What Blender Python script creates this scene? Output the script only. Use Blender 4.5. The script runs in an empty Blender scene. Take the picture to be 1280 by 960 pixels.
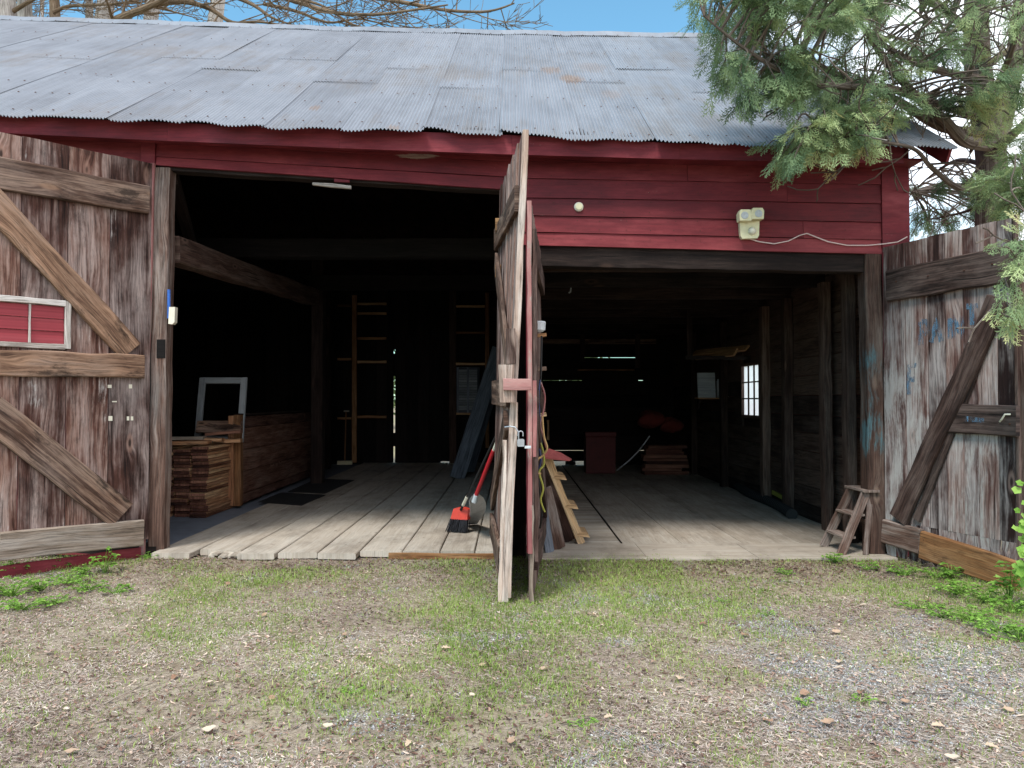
import bpy, math, random
import numpy as np
from mathutils import Vector, Matrix
random.seed(7); rng = np.random.default_rng(11)
SC = bpy.context.scene; COL = SC.collection
F = 961.0; PITCH = math.radians(1.19); CAM = Vector((0, -7.4, 1.5))
V = Vector
R = random.uniform

# ------------------------------------------------------------ camera geometry helpers
def ray(px, py):
    rx, ry = (px-640)/F, (480-py)/F
    return V((rx, math.cos(PITCH)-math.sin(PITCH)*ry, math.sin(PITCH)+math.cos(PITCH)*ry))
def P(px, py, D):                 # the point seen there at depth D
    d = ray(px, py); return CAM + d*(D/d.y)
def Pz(px, py, z):                # the point seen there at height z
    d = ray(px, py); return CAM + d*((z-CAM.z)/d.z)
def Px(px, py, x):
    d = ray(px, py); return CAM + d*((x-CAM.x)/d.x)
def Pp(px, py, o, n):
    d = ray(px, py); return CAM + d*((V(o)-CAM).dot(n)/d.dot(n))

# ------------------------------------------------------------ noise in numpy
_perm = rng.random((64, 64))
def vnoise(x, y):
    x = np.asarray(x, float); y = np.asarray(y, float)
    xi = np.floor(x).astype(int); yi = np.floor(y).astype(int)
    fx = x-xi; fy = y-yi
    fx = fx*fx*(3-2*fx); fy = fy*fy*(3-2*fy)
    g = lambda a, b: _perm[a % 64, b % 64]
    return (g(xi, yi)*(1-fx)+g(xi+1, yi)*fx)*(1-fy)+(g(xi, yi+1)*(1-fx)+g(xi+1, yi+1)*fx)*fy
def fbm(x, y, o=4):
    s = 0; a = .5; t = 0
    for i in range(o):
        s = s+a*vnoise(x*2**i+17.3*i, y*2**i+9.1*i); t += a; a *= .5
    return s/t
def sstep(a, b, x):
    t = np.clip((x-a)/(b-a), 0, 1); return t*t*(3-2*t)

# ------------------------------------------------------------ object bookkeeping
def tag(o, label=None, cat=None, group=None, kind=None):
    if label: o['label'] = label
    if cat: o['category'] = cat
    if group: o['group'] = group
    if kind: o['kind'] = kind
    return o
def empty(name, loc, label=None, cat=None, group=None):
    o = bpy.data.objects.new(name, None); COL.objects.link(o)
    o.location = loc; o.empty_display_size = .1
    return tag(o, label, cat, group)
def rootloc(o):
    l = V((0, 0, 0))
    while o is not None:
        l = l+o.location; o = o.parent
    return l
def copy_tree(o, parent=None):
    c = o.copy(); COL.objects.link(c); c.parent = parent
    for ch in list(o.children):
        copy_tree(ch, c)
    return c
def set_attrs(me, uv, rnd):
    l = me.uv_layers.new(name='UVMap')
    l.data.foreach_set('uv', np.asarray(uv, np.float32).ravel())
    a = me.attributes.new('rnd', 'FLOAT', 'FACE')
    a.data.foreach_set('value', np.asarray(rnd, np.float32))

class MB:
    def __init__(s): s.v = []; s.f = []; s.uv = []; s.r = []; s.m = []
    def face(s, ids, uvs, r=0., m=0):
        s.f.append(ids); s.uv.extend(uvs); s.r.append(r); s.m.append(m)
    def add(s, pts):
        b = len(s.v); s.v.extend([tuple(p) for p in pts]); return b
    def build(s, name, mats, parent=None, smooth=False, origin=None):
        if not isinstance(mats, (list, tuple)): mats = [mats]
        a = np.array(s.v)
        if parent is not None: o = np.array(rootloc(parent))
        elif origin is not None: o = np.array(origin)
        else: o = np.array([(a[:, 0].min()+a[:, 0].max())/2, (a[:, 1].min()+a[:, 1].max())/2, a[:, 2].min()])
        me = bpy.data.meshes.new(name)
        me.from_pydata((a-o).tolist(), [], s.f)
        set_attrs(me, s.uv, s.r)
        for m in mats: me.materials.append(m)
        if len(mats) > 1: me.polygons.foreach_set('material_index', s.m)
        if smooth: me.polygons.foreach_set('use_smooth', [True]*len(me.polygons))
        me.update()
        ob = bpy.data.objects.new(name, me); COL.objects.link(ob)
        if parent is not None: ob.parent = parent
        else: ob.location = o
        return ob

def board(mb, p0, p1, w, t, wd, rnd=None, seg=None, jit=.004, bev=.004, bow=0., m=0, rot0=0., rot1=0., skew0=0., skew1=0., mcap=None):
    """one sawn board from p0 to p1: uneven edges, eased corners, UV in metres along the grain"""
    p0 = V(p0); p1 = V(p1); ax = p1-p0; L = ax.length; ax.normalize()
    wd = V(wd); wd = (wd-ax*wd.dot(ax)).normalized(); td = ax.cross(wd)
    if rnd is None: rnd = random.random()
    if seg is None: seg = max(2, min(14, int(L/.22)))
    bev = min(bev, w*.3, t*.3)
    cs = [(w/2, -t/2+bev), (w/2, t/2-bev), (w/2-bev, t/2), (-w/2+bev, t/2), (-w/2, t/2-bev), (-w/2, -t/2+bev), (-w/2+bev, -t/2), (w/2-bev, -t/2)]
    per = [0]
    for i in range(8):
        a, b = cs[i], cs[(i+1) % 8]; per.append(per[-1]+math.hypot(a[0]-b[0], a[1]-b[1]))
    ou, ov = R(0, 30), R(0, 30)
    b0 = len(mb.v); us = []
    for i in range(seg+1):
        s = i/seg; c = p0+ax*(L*s)+td*(bow*math.sin(math.pi*s))
        jl, jr, jt = R(-jit, jit), R(-jit, jit), R(-jit, jit)*.4
        k = 1.
        if i == seg and rot1: k = 1-rot1
        if i == 0 and rot0: k = 1-rot0
        sk = skew0*(1-s) if i == 0 else (skew1 if i == seg else 0)
        for (a, b) in cs:
            aa = a*k+(jl if a < 0 else jr)
            mb.v.append(tuple(c+wd*aa+td*(b+jt)+ax*(sk*a/w)))
        us.append(s*L)
    for i in range(seg):
        for j in range(8):
            a = b0+i*8+j; b = b0+i*8+(j+1) % 8
            mb.face((a, b, b+8, a+8), [(us[i]+ou, per[j]+ov), (us[i]+ou, per[j+1]+ov), (us[i+1]+ou, per[j+1]+ov), (us[i+1]+ou, per[j]+ov)], rnd, m)
    capuv = [(ou+b*.3, ov+a) for a, b in cs]
    mb.face(tuple(b0+j for j in range(7, -1, -1)), capuv[::-1], rnd, m if mcap is None else mcap)
    e = b0+seg*8
    mb.face(tuple(e+j for j in range(8)), capuv, rnd, m if mcap is None else mcap)
def box(mb, x0, x1, y0, y1, z0, z1, rnd=None, m=0, bev=.003, jit=0., axis='x'):
    """axis-aligned sawn box, grain along axis"""
    cx, cy, cz = (x0+x1)/2, (y0+y1)/2, (z0+z1)/2
    if axis == 'x': board(mb, (x0, cy, cz), (x1, cy, cz), z1-z0, y1-y0, (0, 0, 1), rnd, jit=jit, bev=bev, m=m)
    elif axis == 'y': board(mb, (cx, y0, cz), (cx, y1, cz), x1-x0, z1-z0, (1, 0, 0), rnd, jit=jit, bev=bev, m=m)
    else: board(mb, (cx, cy, z0), (cx, cy, z1), x1-x0, y1-y0, (1, 0, 0), rnd, jit=jit, bev=bev, m=m)
def tube(mb, pts, rad, n=8, rnd=None, m=0, cap=True):
    pts = [V(p) for p in pts]; k = len(pts)
    if not isinstance(rad, (list, tuple)): rad = [rad]*k
    if rnd is None: rnd = random.random()
    t0 = (pts[1]-pts[0]).normalized()
    ref = V((0, 0, 1)) if abs(t0.z) < .9 else V((1, 0, 0))
    u = t0.cross(ref).normalized(); b0 = len(mb.v); L = [0]; ou = R(0, 9)
    for i in range(k):
        t = (pts[min(i+1, k-1)]-pts[max(i-1, 0)])
        t = t.normalized() if t.length > 1e-9 else t0
        u = (u-t*u.dot(t)); u = u.normalized() if u.length > 1e-6 else t.orthogonal().normalized()
        w = t.cross(u)
        if i: L.append(L[-1]+(pts[i]-pts[i-1]).length)
        for j in range(n):
            a = 2*math.pi*j/n; mb.v.append(tuple(pts[i]+(u*math.cos(a)+w*math.sin(a))*rad[i]))
    for i in range(k-1):
        for j in range(n):
            a = b0+i*n+j; b = b0+i*n+(j+1) % n
            c0, c1 = j/n*2*math.pi*rad[0], (j+1)/n*2*math.pi*rad[0]
            mb.face((a, b, b+n, a+n), [(L[i]+ou, c0), (L[i]+ou, c1), (L[i+1]+ou, c1), (L[i+1]+ou, c0)], rnd, m)
    if cap:
        mb.face(tuple(b0+j for j in range(n-1, -1, -1)), [(ou, 0)]*n, rnd, m)
        e = b0+(k-1)*n
        mb.face(tuple(e+j for j in range(n)), [(ou, 0)]*n, rnd, m)
def lathe(mb, c, ax, prof, n=20, rnd=.5, m=0):
    """prof: (radius, height along ax)"""
    c = V(c); ax = V(ax).normalized(); u = ax.orthogonal().normalized(); w = ax.cross(u); b0 = len(mb.v)
    for r, h in prof:
        for j in range(n):
            a = 2*math.pi*j/n; mb.v.append(tuple(c+ax*h+(u*math.cos(a)+w*math.sin(a))*r))
    for i in range(len(prof)-1):
        for j in range(n):
            a = b0+i*n+j; b = b0+i*n+(j+1) % n
            mb.face((a, b, b+n, a+n), [(0, 0)]*4, rnd, m)
    mb.face(tuple(b0+j for j in range(n-1, -1, -1)), [(0, 0)]*n, rnd, m)
    e = b0+(len(prof)-1)*n
    mb.face(tuple(e+j for j in range(n)), [(0, 0)]*n, rnd, m)
def prism(mb, poly, off, rnd=.5, m=0):
    """closed outline (3D points) extruded by off"""
    n = len(poly); off = V(off); poly = [V(p) for p in poly]
    b = mb.add(poly); mb.add([p+off for p in poly])
    e = poly[0]
    uv = [((p-e).x+(p-e).y, (p-e).z) for p in poly]
    mb.face(tuple(range(b+n-1, b-1, -1)), uv[::-1], rnd, m); mb.face(tuple(range(b+n, b+2*n)), uv, rnd, m)
    for i in range(n):
        j = (i+1) % n
        mb.face((b+i, b+j, b+n+j, b+n+i), [uv[i], uv[j], uv[j], uv[i]], rnd, m)
def np_object(name, verts, faces, rnd, mat, kind=None, parent=None, uv=None, smooth=False):
    me = bpy.data.meshes.new(name)
    nv, nf, k = len(verts), len(faces), faces.shape[1]
    me.vertices.add(nv); me.vertices.foreach_set('co', np.asarray(verts, np.float32).ravel())
    me.loops.add(nf*k); me.loops.foreach_set('vertex_index', faces.astype(np.int32).ravel())
    me.polygons.add(nf)
    me.polygons.foreach_set('loop_start', np.arange(0, nf*k, k, dtype=np.int32))
    me.update(calc_edges=True)
    a = me.attributes.new('rnd', 'FLOAT', 'FACE'); a.data.foreach_set('value', np.asarray(rnd, np.float32))
    if smooth: me.polygons.foreach_set('use_smooth', np.ones(nf, bool))
    for m in (mat if isinstance(mat, (list, tuple)) else [mat]): me.materials.append(m)
    ob = bpy.data.objects.new(name, me); COL.objects.link(ob)
    if parent is not None: ob.parent = parent
    if kind: ob['kind'] = kind
    return ob

# ------------------------------------------------------------ materials
def c(r, g, b):
    f = lambda x: (x/255/12.92) if x/255 <= .04045 else ((x/255+.055)/1.055)**2.4
    return (f(r), f(g), f(b), 1)
class NB:
    def __init__(s, name):
        s.mat = bpy.data.materials.new(name); s.mat.use_nodes = True
        s.nt = s.mat.node_tree; s.bsdf = s.nt.nodes['Principled BSDF']; s.out = s.nt.nodes['Material Output']
        s.bsdf.inputs['Roughness'].default_value = .85
    def n(s, typ, ins=None, **props):
        nd = s.nt.nodes.new(typ)
        for k, v in props.items(): setattr(nd, k, v)
        for k, v in (ins or {}).items():
            if hasattr(v, 'is_output'): s.nt.links.new(v, nd.inputs[k])
            else: nd.inputs[k].default_value = v
        return nd
    def link(s, a, b): s.nt.links.new(a, b)
    def math(s, op, a, b=0., clamp=False):
        nd = s.n('ShaderNodeMath', {0: a, 1: b}, operation=op); nd.use_clamp = clamp; return nd.outputs[0]
    def mix(s, fac, a, b, blend='MIX'):
        nd = s.n('ShaderNodeMix', data_type='RGBA', blend_type=blend)
        for k, v in ((0, fac), (6, a), (7, b)):
            if hasattr(v, 'is_output'): s.link(v, nd.inputs[k])
            else: nd.inputs[k].default_value = v
        return nd.outputs[2]
    def ramp(s, fac, stops, interp='LINEAR'):
        nd = s.n('ShaderNodeValToRGB', {0: fac}); r = nd.color_ramp; r.interpolation = interp
        while len(r.elements) < len(stops): r.elements.new(.5)
        for e, (p, col) in zip(r.elements, stops):
            e.position = p; e.color = col if isinstance(col, (tuple, list)) else (col, col, col, 1)
        return nd.outputs[0]
    def mapr(s, v, a, b, c0=0., d=1.):
        return s.n('ShaderNodeMapRange', {0: v, 1: a, 2: b, 3: c0, 4: d}, interpolation_type='SMOOTHSTEP').outputs[0]
    def vec(s, src, scale, add=None):
        nd = s.n('ShaderNodeVectorMath', {0: src, 1: scale}, operation='MULTIPLY')
        o = nd.outputs[0]
        if add is not None: o = s.n('ShaderNodeVectorMath', {0: o, 1: add}, operation='ADD').outputs[0]
        return o
    def noise(s, vec, scale=1., detail=4., rough=.6, dist=0.):
        return s.n('ShaderNodeTexNoise', {'Vector': vec, 'Scale': scale, 'Detail': detail, 'Roughness': rough, 'Distortion': dist}).outputs[0]
    def uv(s): return s.n('ShaderNodeUVMap', uv_map='UVMap').outputs[0]
    def obj(s): return s.n('ShaderNodeTexCoord').outputs['Object']
    def geo(s): return s.n('ShaderNodeNewGeometry').outputs['Position']
    def rnd(s): return s.n('ShaderNodeAttribute', attribute_name='rnd').outputs['Fac']
    def fin(s, color, rough=None, bump=None, bstr=.4, bdist=.004, metal=None, spec=None):
        i = s.bsdf.inputs
        for key, v in (('Base Color', color), ('Roughness', rough), ('Metallic', metal), ('Specular IOR Level', spec)):
            if v is None: continue
            if hasattr(v, 'is_output'): s.link(v, i[key])
            else: i[key].default_value = v
        if bump is not None:
            b = s.n('ShaderNodeBump', {'Strength': bstr, 'Distance': bdist, 'Height': bump})
            s.link(b.outputs[0], i['Normal'])
        return s.mat

def wood(name, dark, mid, light, grey=None, greyamt=.4, paint=None, paintamt=0., knots=True, contrast=1., rough=.85, pscale=1., white=None, whiteamt=0., grain=1., patch=False, stain=0., floor=False, zpaint=None):
    b = NB(name); uv = b.uv(); r = b.rnd()
    z = b.n('ShaderNodeCombineXYZ', {2: b.math('MULTIPLY', r, 57.)}).outputs[0]
    wv = b.math('SUBTRACT', b.noise(b.vec(uv, (1.1, 2.2, 1), z), 1, 3, .5), .5)
    kd = b.n('ShaderNodeTexVoronoi', {'Vector': b.vec(uv, (1.5, 4.3, 1), z), 'Scale': 1.}).outputs['Distance']
    kb = b.mapr(kd, .0, .32, 1, 0)
    off_ = b.n('ShaderNodeCombineXYZ', {1: b.math('ADD', b.math('MULTIPLY', wv, .09), b.math('MULTIPLY', kb, .035 if knots else 0.))}).outputs[0]
    uv = b.n('ShaderNodeVectorMath', {0: uv, 1: off_}, operation='ADD').outputs[0]
    fine = b.noise(b.vec(uv, (3.2, 82, 1), z), 1, 7, .75)
    streak = b.math('ADD', b.math('MULTIPLY', b.noise(b.vec(uv, (.95, 12, 1), z), 1, 5, .65, .3), .6), b.math('MULTIPLY', b.noise(b.vec(uv, (1.9, 34, 1), z), 1, 4, .65), .4))
    blot = b.noise(b.vec(uv, (1.3, 2.4, 1), z), 1, 5, .65)
    f = b.math('ADD', b.math('MULTIPLY', streak, 1.1), b.math('MULTIPLY', b.math('SUBTRACT', r, .5), .55))
    f = b.math('ADD', f, b.math('MULTIPLY', b.math('SUBTRACT', blot, .5), .35))
    k = .17/contrast
    col = b.ramp(f, [(max(0, .55-k*1.7), dark), (.55, mid), (min(1, .55+k*1.5), light)])
    if grey:
        g = b.math('ADD', b.math('MULTIPLY', blot, .55), b.math('MULTIPLY', streak, .6))
        col = b.mix(b.math('MULTIPLY', b.mapr(g, .5, .72), greyamt), col, grey)
    fd = b.ramp(fine, [(.34, .25), (.5, .92), (.70, 1.3)])
    col = b.mix(grain, col, fd, 'MULTIPLY')
    crack = b.mapr(b.noise(b.vec(uv, (.8, 42, 1), z), 1, 3, .5), .27, .33, 1, 0)
    col = b.mix(b.math('MULTIPLY', crack, .75*grain), col, tuple(x*.3 for x in dark[:3])+(1,))
    if knots:
        col = b.mix(b.math('MULTIPLY', b.mapr(kd, .09, .17, 1, 0), .45), col, light)
        col = b.mix(b.math('MULTIPLY', b.mapr(kd, .03, .085, 1, 0), .85), col, tuple(x*.4 for x in dark[:3])+(1,))
    if stain:
        sn = b.noise(b.vec(uv, (2.6, 6.5, 1), b.vec(z, (1, 1, 1), (7., 7., 7.))), 1, 6, .7)
        col = b.mix(b.math('MULTIPLY', b.mapr(sn, .52, .66), stain), col, tuple(x*.6 for x in dark[:3])+(1,))
    if floor:
        sn = b.noise(b.vec(b.geo(), (1.5, .8, 1)), 1, 6, .7); sp = b.noise(b.vec(b.geo(), (9, 7, 1)), 1, 4, .7)
        col = b.mix(b.math('MULTIPLY', b.mapr(sn, .45, .68), .5), col, c(96, 86, 76))
        col = b.mix(b.math('MULTIPLY', b.mapr(sp, .63, .72), .6), col, c(70, 62, 56))
    for pc, am, off in ((white, whiteamt, 3.1), (paint, paintamt, 0.)):
        if pc is None: continue
        pn = b.noise(b.vec(uv, (1.1*pscale, 3.6*pscale, 1), b.vec(z, (1, 1, 1), (off, off, off))), 1, 6, .72)
        pf = b.math('ADD', pn, b.math('MULTIPLY', b.math('SUBTRACT', fine, .5), .4))
        pf = b.math('ADD', pf, b.math('MULTIPLY', b.math('SUBTRACT', streak, .5), .3))
        if patch and pc is white:   # paint survives below the middle rail and beside the hinge post
            zz = b.n('ShaderNodeSeparateXYZ', {0: b.geo()}); low = b.mapr(zz.outputs[2], 1.30, 1.46, 1, 0)
            keep = b.math('MULTIPLY', b.math('GREATER_THAN', r, .4), b.math('LESS_THAN', r, .8))
            mid_ = b.math('MULTIPLY', b.mapr(zz.outputs[2], 1.7, 2.05, 1, 0), b.mapr(zz.outputs[0], 3.62, 3.86, 1, 0))
            pf = b.math('ADD', pf, b.math('MULTIPLY', b.math('MAXIMUM', b.math('MULTIPLY', low, keep), mid_), .16))
        if zpaint and pc is paint:
            zz = b.n('ShaderNodeSeparateXYZ', {0: b.geo()}).outputs[2]
            pf = b.math('ADD', pf, b.math('MULTIPLY', b.math('MULTIPLY', b.mapr(zz, zpaint[0]-.2, zpaint[0]+.15), b.mapr(zz, zpaint[1]-.15, zpaint[1]+.2, 1, 0)), .22))
        col = b.mix(b.math('MULTIPLY', b.mapr(pf, .72-.36*am, .88-.36*am), .8 if patch else .92), col, pc)
    h = b.math('ADD', b.math('MULTIPLY', fine, .6), b.math('MULTIPLY', streak, .7))
    h = b.math('SUBTRACT', h, b.math('MULTIPLY', crack, .5))
    return b.fin(col, rough, h, .55, .006, spec=.25)

def painted(name, base, faded, deep, bare=None, bareamt=0., rough=.7, dirt=(.03, .02, .02, 1), patch=0):
    b = NB(name); uv = b.uv(); r = b.rnd()
    z = b.n('ShaderNodeCombineXYZ', {2: b.math('MULTIPLY', r, 41.)}).outputs[0]
    blot = b.noise(b.vec(uv, (1.0, 3.2, 1), z), 1, 6, .7)
    fine = b.noise(b.vec(uv, (3., 60, 1), z), 1, 5, .7)
    f = b.math('ADD', blot, b.math('MULTIPLY', b.math('SUBTRACT', r, .5), .22))
    col = b.ramp(f, [(.3, deep), (.5, base), (.72, faded)])
    col = b.mix(1., col, b.ramp(fine, [(.3, .72), (.55, 1.), (.75, 1.12)]), 'MULTIPLY')
    sp = b.noise(b.vec(uv, (14, 20, 1), z), 1, 4, .7)
    col = b.mix(b.math('MULTIPLY', b.mapr(sp, .62, .74), .3), col, dirt)
    if bare:
        bn = b.math('ADD', b.noise(b.vec(uv, (2.2, 9, 1), z), 1, 6, .75), b.math('MULTIPLY', b.math('SUBTRACT', fine, .5), .3))
        if patch:   # one scraped patch over the left opening
            pp = P(522, 195, 7.39); dv = b.n('ShaderNodeVectorMath', {0: b.geo(), 1: tuple(pp)}, operation='SUBTRACT').outputs[0]
            ln = b.n('ShaderNodeVectorMath', {0: b.vec(dv, (3.2, 1, 30))}, operation='LENGTH').outputs['Value']
            bn = b.math('ADD', bn, b.mapr(ln, .4, 1.1, .26, 0))
        col = b.mix(b.mapr(bn, .78-.3*bareamt, .81-.3*bareamt), col, bare)
    return b.fin(col, rough, b.math('ADD', fine, b.math('MULTIPLY', blot, .5)), .35, .004, spec=.3)
def plain(name, col, rough=.6, metal=0., var=.25, scale=30., bstr=.2):
    b = NB(name); o = b.obj()
    n1 = b.noise(o, scale, 5, .65); n2 = b.noise(o, scale*.15, 3, .6)
    f = b.math('ADD', b.math('MULTIPLY', n1, .5), b.math('MULTIPLY', n2, .5))
    lo = tuple(x*(1-var*1.6) for x in col[:3])+(1,); hi = tuple(min(1, x*(1+var)) for x in col[:3])+(1,)
    return b.fin(b.ramp(f, [(.3, lo), (.5, col), (.7, hi)]), rough, n1, bstr, .002, metal)
M = {}
M['door'] = wood('door wood', c(24, 14, 13), c(86, 55, 46), c(152, 118, 104), c(162, 152, 149), .65, white=c(196, 192, 189), whiteamt=.26, contrast=1.45, stain=.45)
M['door_right'] = wood('right door wood', c(38, 22, 20), c(98, 68, 62), c(156, 130, 121), c(168, 160, 158), .9, white=c(172, 167, 164), whiteamt=.27, contrast=1.3, patch=True)
M['rail'] = wood('rail wood', c(22, 15, 13), c(86, 62, 50), c(160, 126, 102), c(130, 118, 112), .55, contrast=1.5, stain=.75)
M['rail_dark'] = wood('dark rail wood', c(28, 19, 17), c(76, 53, 46), c(132, 104, 91), c(116, 104, 99), .5, stain=.45, contrast=1.2)
M['bin'] = wood('plank bin wood', c(60, 36, 30), c(122, 84, 68), c(168, 130, 110), c(130, 112, 104), .4, contrast=1.2)
M['rail_orange'] = wood('orange brown wood', c(64, 38, 24), c(134, 92, 58), c(172, 130, 88), c(125, 105, 88), .3, knots=False, stain=.5)
M['rail_bottom'] = wood('greyed rail wood', c(66, 54, 46), c(134, 118, 104), c(172, 158, 144), c(160, 152, 146), .6, paint=c(120, 76, 44), paintamt=.3)
M['post'] = wood('post wood', c(44, 30, 27), c(100, 76, 66), c(154, 134, 122), c(150, 142, 138), .6, white=c(170, 165, 162), whiteamt=.2)
M['post_teal'] = wood('post with blue green paint', c(40, 27, 24), c(92, 68, 58), c(140, 118, 104), c(120, 112, 106), .5, paint=c(78, 112, 120), paintamt=.22, zpaint=(.95, 1.95))
M['edge'] = wood('end grain and board edge', c(96, 76, 66), c(168, 144, 130), c(206, 186, 172), c(182, 174, 168), .6, knots=False)
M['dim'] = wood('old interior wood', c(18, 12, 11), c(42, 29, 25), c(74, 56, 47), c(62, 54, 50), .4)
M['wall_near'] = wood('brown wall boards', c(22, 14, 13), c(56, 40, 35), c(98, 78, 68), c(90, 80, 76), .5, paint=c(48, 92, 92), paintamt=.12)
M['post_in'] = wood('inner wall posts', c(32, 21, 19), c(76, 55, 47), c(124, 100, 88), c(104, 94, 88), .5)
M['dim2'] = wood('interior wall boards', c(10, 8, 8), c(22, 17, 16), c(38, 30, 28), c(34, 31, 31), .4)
M['stud'] = wood('bare framing lumber in lit tone', c(110, 74, 48), c(178, 132, 92), c(206, 166, 124), None, knots=False)  # wood colour lightened so the rear framing reads as lit
M['lumber'] = wood('stacked board wood', c(104, 64, 46), c(188, 136, 98), c(230, 188, 144), c(150, 132, 116), .3)
M['lumber_end'] = wood('dark board ends', c(46, 27, 23), c(96, 60, 50), c(146, 104, 86), None, knots=False)
M['floor'] = wood('floor plank wood', c(134, 122, 109), c(178, 166, 152), c(198, 188, 175), c(186, 179, 170), .4, contrast=.7, knots=False, grain=.3, floor=True)
M['floor_dirty'] = wood('worn floor wood', c(126, 114, 101), c(168, 156, 142), c(190, 180, 166), c(178, 171, 162), .4, contrast=.7, knots=False, grain=.35, floor=True)
M['fresh'] = wood('fresh pine', c(150, 118, 84), c(196, 162, 122), c(216, 190, 156), None, knots=False)
M['red'] = painted('red siding paint', c(111, 36, 43), c(140, 60, 64), c(84, 26, 33), c(150, 128, 120), .28, patch=1)
M['red_trim'] = painted('red trim paint', c(115, 38, 47), c(144, 66, 72), c(87, 28, 37), c(130, 112, 104), .26)
M['red_pale'] = painted('faded pink red paint', c(146, 92, 90), c(172, 132, 126), c(118, 60, 64), c(150, 130, 122), .75)
M['red_panel'] = painted('bright red panel paint', c(150, 58, 66), c(168, 84, 90), c(130, 46, 54), c(160, 140, 132), .1)
M['white_frame'] = wood('weathered white frame', c(112, 100, 92), c(172, 162, 154), c(200, 194, 188), None, knots=False, paint=c(206, 200, 196), paintamt=.6)
M['sash'] = painted('grey white sash paint', c(150, 156, 160), c(172, 178, 182), c(120, 126, 130), c(110, 96, 84), .2)
M['grey_board'] = wood('blue grey boards', c(62, 66, 74), c(104, 110, 120), c(134, 140, 152), None, knots=False)
M['black'] = plain('black rubber', c(24, 24, 26), .7, 0, .3, 60)
M['dark_metal'] = plain('dark metal', c(40, 38, 38), .5, .6)
M['rust'] = plain('rusty iron', c(74, 46, 34), .8, .3, .4, 60)
M['steel'] = plain('bright steel', c(170, 172, 176), .35, .8, .15, 40)
M['scoop'] = plain('galvanised scoop', c(186, 190, 194), .5, .05, .25, 30)
M['redplastic'] = plain('red plastic', c(170, 30, 40), .4, 0, .12)
M['redrag'] = plain('dull red cloth', c(104, 36, 28), .9, 0, .3, 12)
M['orange'] = plain('orange red plastic', c(196, 62, 48), .5, 0, .12)
M['blue'] = plain('blue plastic', c(40, 90, 170), .45, 0, .15)
M['white'] = plain('aged white plastic', c(214, 208, 190), .5, 0, .1, 20)
M['cream'] = plain('yellowed plastic housing', c(222, 214, 176), .5, 0, .12, 25)
M['cable'] = plain('white cable', c(214, 190, 186), .6, 0, .1)
M['bristle'] = plain('dark bristles', c(34, 34, 40), .8, 0, .5, 200)
M['stone'] = plain('fieldstone', c(150, 146, 142), .9, 0, .3, 14, .6)
M['slab'] = plain('blue grey slab', c(112, 118, 130), .85, 0, .2, 8)
M['redcloth'] = plain('faded red cloth', c(146, 72, 70), .9, 0, .25, 30)
M['yellow'] = plain('yellow green cord', c(150, 148, 62), .6, 0, .2)
M['tan'] = plain('tan rope', c(176, 142, 96), .9, 0, .25, 60)
M['navy'] = plain('dark blue plastic', c(30, 40, 78), .5, 0, .2)
M['darkred'] = plain('dark red painted steel', c(84, 26, 24), .7, 0, .25)
# ============================================================ THE BARN
barn = empty('barn', (0, 0, 0), 'old red clapboard barn with corrugated metal roof and two open bays', 'barn')
def lerpt(pts, x):
    if x <= pts[0][0]: a, b = pts[0], pts[1]
    elif x >= pts[-1][0]: a, b = pts[-2], pts[-1]
    else:
        for a, b in zip(pts, pts[1:]):
            if a[0] <= x <= b[0]: break
    return a[1]+(b[1]-a[1])*(x-a[0])/(b[0]-a[0])
DE, DR = 7.03, 12.2
EAVE = [(P(x, y, DE).x, P(x, y, DE).z) for x, y in ((0, 148), (210, 157), (425, 165), (640, 172.5), (720, 177), (850, 183), (1195, 188))]
RIDGE = [(P(x, y, DR).x, P(x, y, DR).z) for x, y in ((0, 27), (150, 31.5), (425, 40.5), (640, 45), (850, 48.5), (958, 50))]
eaveZ = lambda x: lerpt(EAVE, x)
ridgeZ = lambda x: lerpt(RIDGE, x)
RX0, RX1 = -8.9, P(1195, 188, DE).x
YE, YR, YB = DE-7.4, DR-7.4, 10.45
def roofP(x, t, off=0.):
    s = V((0, YR-YE, ridgeZ(x)-eaveZ(x))).normalized(); n = V((0, -s.z, s.y))
    return V((x, YE+(YR-YE)*t, eaveZ(x)+(ridgeZ(x)-eaveZ(x))*t))+n*off
def roofpx(px, py):
    d = ray(px, py); x = 0
    for k in range(6):
        n = V((0, -(ridgeZ(x)-eaveZ(x)), YR-YE)); p = CAM+d*((V((x, YE, eaveZ(x)))-CAM).dot(n)/d.dot(n)); x = p.x
    return p
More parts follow.
